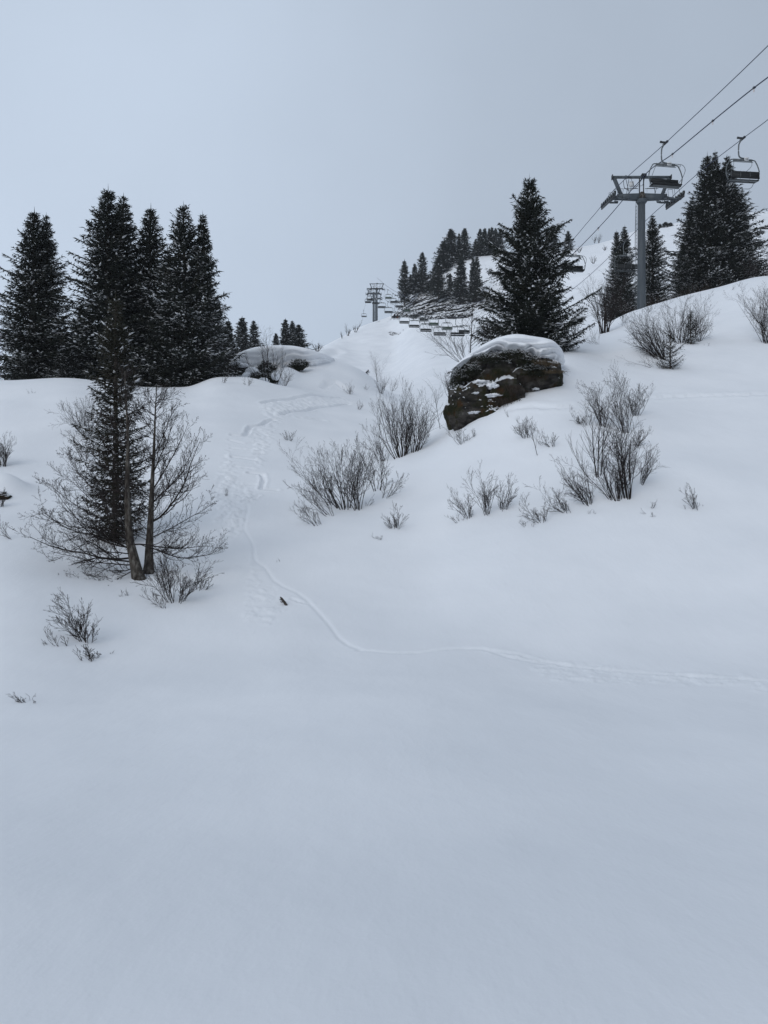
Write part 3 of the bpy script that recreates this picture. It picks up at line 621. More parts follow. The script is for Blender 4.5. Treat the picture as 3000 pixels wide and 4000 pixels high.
# ------------------------------------------------------------------ bare shrubs and trees
kidmul = 1.0
class Grow:
    def __init__(s, seed): s.r = np.random.RandomState(seed); s.P = {}; s.R = {}
    def put(s, pts, rad):
        m = len(pts); s.P.setdefault(m, []).append(pts); s.R.setdefault(m, []).append(rad)
    def branch(s, p, d, L, r, lvl, kids, wig=0.14, up=0.12, m=6, ratio=(0.35, 0.62), ang=(0.4, 0.85), f0=0.2, bend=None):
        rg = s.r; pts = [p]; d = d / np.linalg.norm(d); ds = [d]
        for i in range(m - 1):
            d = d + rg.normal(0, wig, 3) + np.array([0, 0, up]) + (bend if bend is not None else 0); d = d / np.linalg.norm(d); p = p + d * L / (m - 1); pts.append(p); ds.append(d)
        pts = np.array(pts); tt = np.linspace(0, 1, m); r1 = max(r * 0.22, 0.0022); s.put(pts, r * (1 - tt) + r1 * tt)
        if lvl >= len(kids): return
        n = max(0, int(kids[lvl] * kidmul * rg.uniform(0.8, 1.25) + rg.rand()))
        for i in range(n):
            f = f0 + (1 - f0) * (i + rg.rand()) / n; k = min(m - 2, int(f * (m - 1))); a = f * (m - 1) - k
            q = pts[k] * (1 - a) + pts[k + 1] * a; dd = ds[k + 1]
            v = rg.normal(0, 1, 3); v -= dd * v.dot(dd); v /= np.linalg.norm(v); an = rg.uniform(*ang)
            s.branch(q, dd * cos(an) + v * sin(an), L * rg.uniform(*ratio) * (1.15 - 0.55 * f), max(0.0024, r * (1 - f) * 0.6 + 0.0012), lvl + 1, kids, wig, up, max(4, m - 1), ratio, ang, 0.15)
    def buds(s, mb, frac, size):
        for m, P in s.P.items():
            P = np.array(P); k = s.r.rand(len(P)) < frac; T = P[k][:, -1]
            if len(T): shoots(mb, T, P[k][:, -1] - P[k][:, -2] + s.r.normal(0, .02, T.shape), np.full(len(T), size * 3), np.full(len(T), size))
    def mesh(s, name, mat, kk=3, buds=0.0, bsize=0.02):
        mb = MB()
        for m in s.P: tubes(mb, np.array(s.P[m]), np.array(s.R[m]), kk)
        if buds: s.buds(mb, buds, bsize)
        return mb.mesh(name, mat)
def shrub(base, H, half, lean=0.0, stems=9, kids=(5, 4, 2), seed=0, mat=None, spread=1.25, r=None, buds=0.0, wig=0.10, up=0.055, ang=(0.3, 0.75), rootw=0.18, minlen=0.45):
    """a clump of stems; lean is sideways travel over the height"""
    g = Grow(seed); rg = g.r; stems = int(round(stems * (1.15 if stems > 4 else 1)))
    for i in range(stems):
        a = rg.rand() * 2 * pi; q = math.sqrt((i + 0.5) / stems); x = (lean + spread * q * cos(a) * half / H) * rg.uniform(0.75, 1.3); y = spread * q * sin(a) * half / H * 0.8
        L = H * rg.uniform(minlen, 1.05) * math.sqrt(1 + x * x * 0.7 + y * y * 0.5) * (0.92 - 0.1 * q)
        p0 = np.array([cos(a) * rootw * half * q, sin(a) * rootw * half * q, -0.12])
        g.branch(p0, np.array([x, y, 1.0]), L, (r * 0.68 if r else 0.004 + 0.0040 * H), 0, kids, wig, up, 7, (0.32, 0.60), ang, 0.2)
    return g.mesh('bare_shrub', mat or TWIG, buds=buds, bsize=0.0085)
SHG = 'bare shrubs poking out of the snow'
def put_shrub(px, py, h_px, half_px, label, lean=0.0, stems=9, kids=(5, 4, 2), seed=None, name='bare_shrub', group=SHG, Y=None, base=None, cat='shrub', **kw):
    p = hit(px, py) if Y is None else at(px, Y)
    if base is not None: p[2] = (HY - base) / F * p[1]
    s = p[1] / F; me = shrub(p, h_px * s, half_px * s, lean, stems, kids, seed if seed is not None else int(px * 7 + py) % 9973, **kw)
    o = bpy.data.objects.new(name, me); COL.objects.link(o); o.location = p; return tag(o, label, cat, group)
B = put_shrub
B(688, 2352, 235, 135, 'bushy bare shrub at the foot of the two bare trees, fanning upwards', stems=16, kids=(6, 5, 2))
B(645, 2372, 130, 70, 'thin bare stems leaning left from the bushy shrub by the two bare trees', lean=-0.75, stems=4, kids=(5, 3, 1))
B(780, 2308, 110, 50, 'small bare shrub leaning right beside the bushy shrub by the two bare trees', lean=0.35, stems=5, kids=(5, 3, 1))
B(342, 2506, 215, 100, 'fan-shaped bare shrub on the lower left snow, above the low one', lean=-0.2, stems=11, kids=(6, 5, 2))
B(258, 2528, 95, 60, 'few bare stems leaning left beside the fan-shaped shrub at lower left', lean=-0.9, stems=4, kids=(5, 3, 1))
B(352, 2575, 90, 75, 'low bare shrub just below the fan-shaped shrub at lower left', lean=-0.5, stems=6, kids=(6, 3, 1), buds=0.3)
B(415, 2555, 42, 20, 'short bare twig right of the low shrub at lower left', lean=0.3, stems=2, kids=(4, 2))
B(150, 2746, 62, 60, 'lone flattened bare shrub lying on the snow nearest the lower left corner', lean=-1.9, stems=4, kids=(5, 2), buds=0.1, minlen=0.8, up=0.02, spread=0.6)
B(180, 2338, 22, 30, 'thin forked twig lying on the snow left of the two bare trees', lean=-3.5, stems=3, kids=(3, 1), up=0.02)
B(490, 2332, 75, 40, 'spindly bare twig under the left bare tree trunk', lean=-0.6, stems=2, kids=(6, 3))
B(8, 1822, 160, 58, 'upright bare shrub cut by the left edge of the photo', stems=12, kids=(6, 5, 2), r=0.02)
B(60, 2112, 95, 50, 'lone bare sapling leaning left below the snow hole at the left edge', lean=-0.9, stems=2, kids=(7, 4), minlen=0.9)
B(122, 1537, 40, 25, 'tiny bare twig on the smooth crest below the leftmost spruces', lean=-0.3, stems=3, kids=(4, 2))
B(352, 1712, 195, 85, 'grey bare bush leaning left behind the slim brownish spruce', lean=-0.28, stems=16, kids=(6, 5, 2))
B(330, 1800, 120, 80, 'bare bush behind the slim brownish spruce, lower down its left side', lean=-0.6, stems=8, kids=(6, 4, 2))
B(1128, 1722, 52, 38, 'small round bare shrub alone on the slope beside the slide track', stems=8, kids=(5, 3), buds=0.2)
B(885, 1940, 52, 13, 'tiny upright bare shrub on the left side of the slide track', stems=3, kids=(5, 2))
B(1110, 1986, 18, 14, 'few twig tips lying just right of the slide track', lean=-0.9, stems=3, kids=(2,))
B(1093, 2200, 50, 10, 'thin upright twig above the broken branch', stems=2, kids=(3, 1))
B(1345, 1988, 300, 120, 'large fan of bare stems with seed heads in the shrub row left of centre', lean=-0.28, stems=13, kids=(6, 5, 2), buds=0.55, r=0.024)
B(1400, 1992, 290, 80, 'upright bare stems with seed heads, right half of the shrub row left of centre', lean=-0.06, stems=10, kids=(6, 5, 2), buds=0.5, r=0.02)
B(1296, 2015, 170, 80, 'bare stems leaning far left out of the shrub row left of centre', lean=-1.0, stems=6, kids=(6, 4, 1), buds=0.4)
B(1245, 2052, 105, 80, 'lowest bare stems lying leftwards at the left end of the shrub row', lean=-1.1, stems=6, kids=(6, 3, 1), buds=0.3)
B(1300, 1975, 260, 60, 'tall sparse stems standing behind the left end of the shrub row', lean=-0.5, stems=5, kids=(6, 4, 1), buds=0.5)
B(1472, 1918, 200, 75, 'spreading bare shrub with a dark stem between the shrub row and the dense bush', lean=-0.05, stems=7, kids=(6, 5, 2))
B(1500, 1945, 150, 75, 'open bare shrub leaning right at the right end of the shrub row', lean=0.55, stems=5, kids=(6, 4, 2))
B(1432, 1976, 60, 20, 'small bare sprig at the foot of the upright seed-head stems', lean=0.25, stems=3, kids=(4, 2))
B(1562, 1786, 275, 125, 'dense dark bare bush, left half, on the slope left of the boulder', lean=-0.28, stems=22, kids=(6, 5, 2), r=0.028, up=0.14, spread=1.15)
B(1622, 1765, 255, 95, 'dense bare bush, right half, closest to the boulder', lean=0.15, stems=15, kids=(6, 5, 2), r=0.024, up=0.14)
B(1495, 1800, 170, 80, 'thin bare stems leaning left under the dense dark bush', lean=-0.75, stems=7, kids=(6, 4, 1), buds=0.3)
B(1400, 1600, 48, 28, 'small bare shrub at the upper left of the dense dark bush', lean=0.1, stems=6, kids=(5, 3))
B(1545, 2068, 105, 60, 'small dark bare shrub below the shrub row', lean=-0.35, stems=8, kids=(6, 4, 1), buds=0.3)
B(1490, 2106, 45, 38, 'tiny bare shrub half buried left of the small dark one', lean=-0.4, stems=5, kids=(4, 2))
B(1716, 1680, 200, 45, 'single straight bare sapling leaning left beside the boulder', lean=-0.16, stems=1, kids=(14, 2), minlen=1.0, r=0.022, wig=0.02, up=0.0, spread=0.1, name='bare_sapling')
B(1806, 1736, 85, 55, 'low bare shrub just below the boulder', lean=-0.3, stems=9, kids=(6, 3, 1))
B(1852, 1706, 48, 22, 'small bare sprig just below the middle of the boulder', lean=0.1, stems=4, kids=(4, 2))
B(1992, 1630, 75, 10, 'bent twig leaning on the lower right edge of the boulder', lean=-0.5, stems=2, kids=(3, 1))
B(2058, 1712, 95, 58, 'bare shrub below the right end of the boulder', lean=-0.25, stems=10, kids=(6, 4, 1))
B(2100, 1776, 165, 45, 'thin bare sapling rising out of the pair of small shrubs below the boulder', lean=-0.3, stems=1, kids=(7, 3), minlen=1.0, r=0.018, wig=0.04, name='bare_sapling')
B(2158, 1746, 68, 45, 'small bare shrub leaning left, right of the thin sapling below the boulder', lean=-0.6, stems=6, kids=(6, 3, 1), buds=0.3)
B(2087, 1682, 52, 16, 'small upright sprig above the thin sapling below the boulder', lean=0.1, stems=3, kids=(4, 2))
B(1898, 2010, 200, 80, 'tallest fan of the bare shrub group below the boulder, middle', lean=-0.22, stems=9, kids=(6, 5, 1))
B(1962, 1998, 150, 50, 'upright bare shrub at the right of the group of three below the boulder', lean=0.18, stems=8, kids=(6, 4, 1))
B(1832, 2025, 125, 70, 'bare stems leaning left at the left of the group of three below the boulder', lean=-0.75, stems=8, kids=(6, 4, 1))
B(1800, 2040, 50, 45, 'lowest bare twigs at the left end of the group of three below the boulder', lean=-0.9, stems=4, kids=(5, 2))
B(2330, 1862, 320, 90, 'two-stemmed bare sapling with long upright shoots at the left of the tall thicket', lean=-0.22, stems=3, kids=(9, 3), minlen=0.9, r=0.032, wig=0.04, up=0.10, name='bare_sapling')
B(2318, 1862, 200, 130, 'long bare shoots curving left from the foot of the two-stemmed sapling', lean=-0.55, stems=2, kids=(8, 3), r=0.02, wig=0.04, up=0.2, name='bare_sapling')
B(2452, 1946, 420, 80, 'tallest dark stems of the thicket, at its centre', lean=-0.12, stems=10, kids=(7, 5, 2), buds=0.5, r=0.026)
B(2405, 1958, 235, 100, 'dense bare fan at the foot of the tall thicket', lean=-0.35, stems=14, kids=(6, 5, 1), r=0.02)
B(2300, 1970, 215, 90, 'bare fan leaning left at the lower left of the tall thicket', lean=-0.65, stems=11, kids=(6, 5, 1), r=0.018)
B(2352, 1668, 210, 65, 'upper left stems of the tall thicket with seed heads', lean=-0.08, stems=9, kids=(7, 4, 1), buds=0.5)
B(2440, 1690, 255, 70, 'upper stems of the tall thicket with seed heads, the highest against the snow', lean=-0.06, stems=10, kids=(7, 4, 1), buds=0.55)
B(2484, 1625, 130, 50, 'upper right clump of the tall thicket, dark at its foot', lean=0.12, stems=12, kids=(6, 4, 1))
B(2290, 1662, 82, 65, 'small bare fan leaning left at the upper left of the tall thicket', lean=-0.5, stems=9, kids=(6, 3, 1), buds=0.3)
B(2500, 1892, 175, 50, 'sparse stems leaning right at the lower right of the tall thicket', lean=0.2, stems=6, kids=(7, 4, 1), buds=0.4)
B(2475, 1745, 110, 45, 'bare sprigs at the right middle of the tall thicket', lean=0.25, stems=6, kids=(6, 3, 1), buds=0.4)
B(2225, 2002, 115, 75, 'low bare shrub leaning left, just left of the tall thicket foot', lean=-0.75, stems=9, kids=(6, 4, 1))
B(2118, 2040, 110, 60, 'bare shrub leaning left at the far left of the line running down from the thicket', lean=-0.6, stems=8, kids=(6, 4, 1))
B(2070, 2055, 38, 50, 'tiny bare sprigs at the lowest left end of the line running down from the thicket', lean=-0.9, stems=5, kids=(4, 2))
B(2300, 2012, 38, 25, 'tiny sprig in the snow below the tall thicket', lean=0.2, stems=3, kids=(3, 1))
B(2555, 2012, 30, 45, 'thin twigs lying on the snow right of the tall thicket', lean=-1.6, stems=3, kids=(4, 1), up=0.02)
B(2538, 1986, 60, 20, 'small leaning sprig right of the tall thicket', lean=0.4, stems=2, kids=(5, 2), buds=0.3)
B(2722, 1994, 115, 42, 'isolated bare shrub on the right, between the thicket and the photo edge', lean=-0.35, stems=4, kids=(7, 3, 1), buds=0.4, r=0.016)
B(2684, 1992, 45, 12, 'single slanting twig at the foot of the isolated right shrub', lean=-0.7, stems=1, kids=(3,))
B(2740, 1980, 40, 10, 'short thick forked stub at the right of the isolated right shrub', lean=0.1, stems=2, kids=(2,), r=0.016)
B(2590, 1405, 215, 90, 'bare bush with long stems swept left, in front of the lift tower foot', lean=-0.85, stems=18, kids=(7, 5, 2), r=0.036, up=0.05)
B(2585, 1438, 70, 70, 'low bare stems reaching left at the foot of the young spruce', lean=-1.2, stems=6, kids=(5, 3), r=0.018, up=0.03)
B(2662, 1340, 210, 110, 'round open bare bush on the right bank, right of the lift tower', stems=17, kids=(7, 5, 2), lean=-0.05, r=0.032, wig=0.15)
B(2730, 1335, 185, 55, 'bare stems leaning right at the right side of the round open bush', lean=0.25, stems=9, kids=(7, 5, 2), r=0.024)
B(2358, 1302, 265, 95, 'bare multi-stemmed tree between the big spruce and the lift tower', lean=-0.12, stems=12, kids=(8, 6, 2), r=0.06, name='bare_tree', wig=0.09)
B(2245, 1300, 150, 60, 'bare bush right beside the big spruce', stems=8, kids=(7, 4, 1))
B(2330, 1345, 75, 75, 'low bare stems sprawling below the multi-stemmed bare tree', lean=-0.8, stems=6, kids=(5, 3), up=0.03)
B(2440, 1262, 85, 40, 'low bare brush left of the lift tower foot', stems=9, kids=(5, 3))
B(2530, 1222, 52, 25, 'short bare brush right beside the lift tower foot', stems=8, kids=(5, 2))
B(2995, 1340, 240, 75, 'dense bare bush at the right edge of the photo, lower one', lean=-0.15, stems=16, kids=(6, 5, 2))
B(3010, 1290, 260, 160, 'sparse bare tree reaching in from the right edge of the photo', lean=-0.2, stems=6, kids=(11, 6, 2), wig=0.12, r=0.036, name='bare_tree', cat='tree')
B(2980, 1085, 190, 45, 'tall bare tree behind the crest at the right edge of the photo', Y=66, stems=6, kids=(9, 5, 1), r=0.04, name='bare_tree', cat='tree')
B(2935, 1095, 130, 40, 'bare bush behind the crest, between the dark spruce cluster and the photo edge', Y=67, stems=8, kids=(7, 4, 1))
B(2858, 1135, 38, 15, 'tiny bare sprig on the right crest, the left of two', stems=3, kids=(5, 2))
B(2885, 1122, 40, 18, 'tiny bare sprig on the right crest, the right of two', lean=0.2, stems=3, kids=(5, 2))
B(2755, 1352, 38, 25, 'small twisted twig on the snow right of the round open bush', lean=-0.2, stems=2, kids=(4, 2), wig=0.3)
for px, hh, hw, lb in [(2575, 60, 45, 'brown brush behind the crest just right of the lift tower'), (2640, 50, 45, 'brown brush behind the crest under the small brownish spruce'), (2710, 60, 45, 'brown brush behind the crest under the left side of the dark spruce cluster'), (2775, 60, 50, 'brown brush behind the crest under the middle of the dark spruce cluster'), (2475, 60, 40, 'brown brush behind the crest just left of the lift tower')]:
    B(px, 0, hh, hw, lb, Y=68.5, stems=22, kids=(5, 3), mat=TWIG2, rootw=0.9, r=0.012)
B(1838, 1395, 285, 65, 'bare tree with a straight main stem left of the big spruce, behind the boulder', Y=37.5, base=1400, lean=-0.02, stems=1, kids=(22, 6, 2), r=0.05, wig=0.03, up=0.0, spread=0.05, minlen=1.0, name='bare_tree', cat='tree', ang=(0.6, 1.1))
B(1815, 1402, 170, 130, 'low spreading bare stems at the foot of the straight bare tree behind the boulder', Y=37.2, base=1405, lean=-0.5, stems=9, kids=(7, 4, 1))
B(1760, 1535, 120, 45, 'bare bush peeking out at the left side of the boulder', Y=40, base=1545, lean=-0.25, stems=12, kids=(6, 3))
B(1045, 1478, 225, 48, 'tallest bare tree in front of the corniced mound', Y=53.5, base=1482, lean=-0.05, stems=2, kids=(12, 5, 1), r=0.05, wig=0.06, up=0.03, name='bare_tree', cat='tree', minlen=0.8)
B(1077, 1490, 140, 50, 'slender bare tree right of the tallest one in front of the corniced mound', Y=53, base=1493, lean=0.15, stems=3, kids=(8, 4, 1), r=0.035, wig=0.08, name='bare_tree', cat='tree', minlen=0.8)
B(1018, 1478, 120, 60, 'bare stems curving left beside the tallest bare tree of the corniced mound', Y=53.5, base=1482, lean=-0.6, stems=3, kids=(7, 4, 1), r=0.02)
B(1112, 1495, 80, 42, 'low bare bush at the right of the bare trees before the corniced mound', Y=53, base=1500, stems=10, kids=(6, 3))
B(905, 1492, 150, 55, 'bare bush at the left end of the corniced mound, beside the spruces', Y=50, base=1482, stems=13, kids=(7, 4, 1))
B(870, 1495, 55, 30, 'small bare sprigs below the left end of the corniced mound', lean=0.2, stems=5, kids=(5, 2))
B(968, 1505, 45, 30, 'small bare sprigs on the bank below the bare trees of the mound', stems=6, kids=(5, 2))
B(1368, 1540, 60, 22, 'small dark tuft of bare stems right of the mound hollow', lean=0.15, stems=9, kids=(5, 2))
B(1428, 1522, 38, 14, 'small pale sprig on the right flank of the mound', stems=4, kids=(5, 2))
B(1478, 1492, 130, 40, 'bare sapling on the right flank of the mound, near the skier', lean=0.05, stems=6, kids=(7, 4, 1), r=0.03, name='bare_sapling')
B(1485, 1535, 85, 45, 'bare bush just below the sapling near the skier', lean=0.0, stems=10, kids=(6, 3))
B(1530, 1528, 62, 40, 'bare bush leaning right beside the one near the skier', lean=0.4, stems=7, kids=(6, 3))
B(1240, 0, 50, 30, 'round leafless tree on the skyline between the dark clump and the far slope', Y=188, base=1372, stems=5, kids=(8, 6, 2), r=0.14, name='bare_tree', cat='tree', wig=0.08)
B(1358, 0, 48, 22, 'left leafless tree of the pair on the far slope skyline', Y=226, base=1310, stems=4, kids=(8, 6, 2), r=0.14, name='bare_tree', cat='tree', wig=0.08)
B(1388, 0, 52, 24, 'right leafless tree of the pair on the far slope skyline', Y=230, base=1296, stems=4, kids=(8, 6, 2), r=0.14, name='bare_tree', cat='tree', wig=0.08)
B(1336, 0, 25, 16, 'low leafless bush left of the pair on the far slope skyline', Y=222, base=1320, stems=5, kids=(7, 4), r=0.06)
for px, Y, base, hh, hw, lb in [(2322, 232, 948, 38, 10, 'left thin leafless tree on the far right skyline'), (2338, 233, 948, 40, 11, 'right thin leafless tree on the far right skyline'), (2362, 190, 978, 24, 17, 'round leafless bush under the far right skyline'),
  (2262, 180, 985, 28, 18, 'leafless bush on the far slope beside the right boughs of the big spruce'), (2408, 235, 940, 30, 14, 'leafless bush on the skyline left of the tower'), (2318, 160, 1028, 30, 20, 'pale twigs on the far slope above the multi-stemmed tree'),
  (1912, 212, 1075, 36, 20, 'grey bush on the snow hump of the rocky hill'), (1910, 200, 1178, 30, 20, 'grey round bush on the snow patch at the right end of the rock ledges'), (1683, 225, 1092, 40, 9, 'thin grey tree between hill spruces on the rocky hill'), (1878, 240, 1008, 16, 10, 'small bush on the crest of the snow hump')]:
    B(px, 0, hh, hw, lb, Y=Y, base=base, stems=8, kids=(7, 4), r=0.05)

# two bare trees in the left foreground dip
def big_bare_tree(name, pts_px, label, limbs, seed, r0, Yb):
    g = Grow(seed); rg = g.r
    P = np.array([pt(x, y, Yb + dy) for x, y, dy in pts_px]); Q = smooth_path(P, 12)
    root = Q[0].copy(); e = empty(name, root, label, 'tree', 'two bare trees in the dip')
    rs = r0 * (1 - np.linspace(0, 1, 12))**1.45 + 0.008; rs[0] *= 1.15
    tr = MB(); tube(tr, Q - root, None, 9, rs=list(rs)); tr.build('trunk', BARK2, e, True)
    for (f, dx, dy, dz, L, rr, up) in limbs:
        k = f * 11; i = min(10, int(k)); a = k - i; q = Q[i] * (1 - a) + Q[i + 1] * a - root
        g.branch(q, np.array([dx, dy, dz], float), L * 0.98, rr * 0.95, 0, (15, 7, 3), 0.12, up, 10, (0.22, 0.48), (0.45, 1.0), 0.12)
    for i in range(52):
        f = rg.uniform(0.2, 0.99); k = f * 11; j = min(10, int(k)); a = k - j; q = Q[j] * (1 - a) + Q[j + 1] * a - root; an = rg.rand() * 2 * pi
        g.branch(q, np.array([cos(an), sin(an) * 0.8, rg.uniform(0.2, 0.9)]), rg.uniform(0.5, 1.15) * (1.15 - 0.6 * f), 0.009, 1, (15, 7, 3), 0.13, 0.08, 7, (0.3, 0.55), (0.45, 0.95), 0.15)
    o = bpy.data.objects.new('bare_branches', g.mesh('bare_branches', TWIG, buds=0.15, bsize=0.010)); COL.objects.link(o); o.parent = e
    return e
pb = hit(548, 2262); 
big_bare_tree('bare_tree', [(545, 2275, 0), (522, 2180, 0.1), (503, 2080, 0.2), (497, 1900, 0.3), (500, 1720, 0.3), (492, 1560, 0.35), (488, 1450, 0.4)], 'left bare tree with a curved trunk, its limbs reaching far left, in the dip',
  [(0.17, -1, -0.2, -0.12, 2.5, 0.030, 0.07), (0.22, -1, 0.3, 0.25, 2.3, 0.024, 0.05), (0.26, 1, -0.1, -0.05, 1.9, 0.024, 0.04), (0.30, -1, -0.3, 0.25, 2.1, 0.022, 0.06), (0.36, -1, 0.2, 0.4, 2.3, 0.020, 0.07), (0.42, -1, -0.2, 0.65, 1.9, 0.02, 0.05),
   (0.12, -0.8, -0.5, -0.2, 1.9, 0.02, 0.05), (0.5, -1, 0.1, 0.8, 1.7, 0.018, 0.05), (0.55, 0.8, 0.4, 0.7, 1.3, 0.016, 0.06), (0.62, -0.8, -0.3, 1.1, 1.3, 0.015, 0.05), (0.7, 0.6, -0.3, 1.1, 1.1, 0.013, 0.05), (0.14, -1, 0.1, -0.05, 2.3, 0.026, 0.05), (0.10, -0.9, 0.4, -0.15, 1.7, 0.018, 0.04), (0.09, -0.7, -0.5, -0.25, 1.5, 0.015, 0.03), (0.24, -1, -0.5, 0.1, 2.3, 0.022, 0.06), (0.28, -1, 0.5, 0.3, 2.2, 0.02, 0.07), (0.33, -1, -0.4, 0.35, 2.2, 0.02, 0.07), (0.46, -1, 0.3, 0.6, 1.9, 0.018, 0.06), (0.40, 0.7, 0.5, 0.4, 1.2, 0.014, 0.05), (0.2, -0.6, -0.8, 0.0, 1.6, 0.018, 0.05)], 71, 0.145, pb[1])
pb = hit(580, 2238)
big_bare_tree('bare_tree', [(580, 2245, 0), (582, 2160, 0.1), (588, 2040, 0.1), (594, 1900, 0.1), (602, 1740, 0.1), (607, 1600, 0.1), (612, 1510, 0.1)], 'right bare tree in the dip with a straight trunk and limbs sweeping up right',
  [(0.20, 1, -0.3, -0.10, 1.9, 0.022, 0.08), (0.33, 1, 0.1, 0.45, 2.4, 0.032, 0.12), (0.42, 1, -0.3, 0.7, 2.2, 0.026, 0.10), (0.48, 1, 0.3, 0.9, 1.9, 0.024, 0.09), (0.55, 0.7, -0.3, 1.2, 1.6, 0.022, 0.06), (0.62, 0.5, 0.4, 1.4, 1.4, 0.018, 0.05),
   (0.25, 1, 0.3, 0.15, 1.8, 0.018, 0.05), (0.7, -0.5, 0.3, 1.3, 0.9, 0.014, 0.05), (0.45, -0.9, 0.4, 0.6, 1.1, 0.014, 0.05), (0.15, 0.9, -0.6, 0.15, 1.5, 0.016, 0.06), (0.38, 0.9, -0.6, 0.3, 1.7, 0.017, 0.07)], 72, 0.12, pb[1])
# broken branch and a few loose twigs
p = hit(1122, 2364); g = MB(); s = p[1] / F
tube(g, [(0.01, 0, -0.05), (-10 * s, 0, 10 * s), (-24 * s, 0.1, 24 * s), (-30 * s, 0.1, 30 * s)], None, 6, rs=[0.035, 0.03, 0.022, 0.014]); tube(g, [(-13 * s, 0.02, 13 * s), (-22 * s, 0, 12 * s), (-28 * s, 0, 14 * s)], None, 5, rs=[0.018, 0.014, 0.008]); tube(g, [(-18 * s, 0.05, 18 * s), (-30 * s, 0, 22 * s)], None, 5, rs=[0.018, 0.01]); tube(g, [(-11 * s, 0.02, 12 * s), (-11 * s, 0, 18 * s)], None, 5, rs=[0.012, 0.008])
tag(g.build('broken_branch', BARK, smooth=True, loc=p), 'short thick broken branch sticking out of the snow beside the track', 'branch')
# ------------------------------------------------------------------ leafy clumps and grass
def leaf_clump(parent, name, c, rad, n, seed, leaf=0.05, mat=None, snowf=0.25, hemi=True):
    rg = np.random.RandomState(seed); d = nrm(rg.normal(0, 1, (n, 3))); 
    if hemi: d[:, 1] = -np.abs(d[:, 1])
    r = rg.uniform(0.55, 1.05, n)[:, None]; P = np.array(c) + d * r * np.array(rad) * (0.45 + 1.1 * vnoise3(d * 3.0 + seed, 3)[:, None])
    k = 4; PP = np.repeat(P, k, 0); DD = nrm(np.repeat(d, k, 0) * 0.6 + rg.normal(0, 0.7, (n * k, 3)))
    mb = MB(); shoots(mb, PP, DD, np.full(n * k, leaf * 2.2), np.full(n * k, leaf * 0.55), squash=0.3); n0 = n * k * 6
    s = (rg.rand(n) < snowf * (1.2 + d[:, 2])) & (d[:, 2] > -0.25)
    if s.sum():
        Ps = P[s] + np.array([0, 0, leaf * 1.0]); a = nrm(rg.normal(0, 1, (len(Ps), 3)) * np.array([1, 1, 0.15]))
        shoots(mb, Ps - a * leaf * 0.8, a, np.full(len(Ps), leaf * 2.4), np.full(len(Ps), leaf * 0.9), squash=0.6)
    me = mb.mesh(name, mat or LEAF); me.materials.append(SNOWT); mi = (np.arange(len(me.polygons)) >= n0).astype(np.int32); me.polygons.foreach_set('material_index', mi)
    o = bpy.data.objects.new(name, me); COL.objects.link(o)
    if parent: o.parent = parent
    return o
def grass_tuft(parent, name, c, wx, n, H, seed, mat=GRASS, down=0.0):
    rg = np.random.RandomState(seed); P = []; 
    for i in range(n):
        p = np.array(c) + rg.uniform(-1, 1, 3) * np.array([wx, wx * 0.4, 0.03]); d = np.array([rg.normal(0, 0.45), rg.normal(-0.25, 0.3), 1.0 - down * 1.5]); L = H * rg.uniform(0.4, 1.15)
        d /= np.linalg.norm(d); b = np.array([rg.normal(0, 0.35), -0.25, -0.65]) * L
        P.append([p, p + d * L * 0.4 + b * 0.05, p + d * L * 0.75 + b * 0.3, p + d * L + b * 0.75])
    mb = MB(); tubes(mb, np.array(P), np.tile(np.array([0.006, 0.005, 0.004, 0.002]), (n, 1)), 3); o = mb.build(name, mat, parent); return o

# ------------------------------------------------------------------ the boulder
YB = 33.7; BX = (1955 - 1500) / F * YB; BZ = (HY - 1500) / F * YB
bc = np.array([BX, YB, BZ]); b_root = empty('boulder', (0, 0, 0), 'large mossy boulder with a thick snow cap on the bank below the big spruce', 'boulder')
nu, nv = 420, 260
uu, vv = np.meshgrid(np.linspace(0, 2 * pi, nu, endpoint=False), np.linspace(-pi / 2 + 0.02, pi / 2 - 0.02, nv), indexing='ij')
def sp_(a, e): return np.sign(a) * np.abs(a)**e
DX = sp_(np.cos(vv), 0.55) * sp_(np.cos(uu), 0.7); DY = sp_(np.cos(vv), 0.55) * sp_(np.sin(uu), 0.8); DZ = sp_(np.sin(vv), 0.65)
P = np.stack([DX * 2.2, DY * 1.95, DZ * 2.05], -1).reshape(-1, 3)
# lean: the left face is upright, the top is shifted right and the right end slopes down
zz = P[:, 2]; P[:, 0] += 0.03 * zz; P[:, 2] += -0.30 * np.clip(P[:, 0] - 0.6, 0, 3) + 0.05 * np.clip(-P[:, 0], 0, 3)
P[:, 2] -= 0.42 * np.clip(-P[:, 0] - 1.2, 0, 2) * (zz > 0)
rg = np.random.RandomState(5); seeds = rg.uniform(-3, 3, (150, 3)); amp = rg.uniform(-1, 1, 150)
Wp = P + 0.25 * np.stack([fbm3(P * 1.3, 3, 41) - .5, fbm3(P * 1.3, 3, 42) - .5, fbm3(P * 1.3, 3, 43) - .5], 1) * 2
def cells(Pq, S, stretch):
    best = np.full(len(Pq), 1e9); sec = np.full(len(Pq), 1e9); bi = np.zeros(len(Pq), int)
    for i, s_ in enumerate(S):
        d = (((Pq - s_) * stretch)**2).sum(1); upd = d < best; sec = np.where(upd, best, np.minimum(sec, d)); bi = np.where(upd, i, bi); best = np.minimum(best, d)
    return bi, np.sqrt(sec) - np.sqrt(best)
bi, edge = cells(Wp, seeds, np.array([1, 1, 1.7])); N_ = nrm(P * np.array([1 / 2.3**2, 1 / 2.0**2, 1 / 2.0**2])); P[:, 2] = np.where(P[:, 2] < 0, P[:, 2] * 1.5, P[:, 2])
disp = 0.42 * amp[bi] * np.clip(edge * 6.0, 0, 1) - 0.26 * np.exp(-(edge / 0.06)**2)
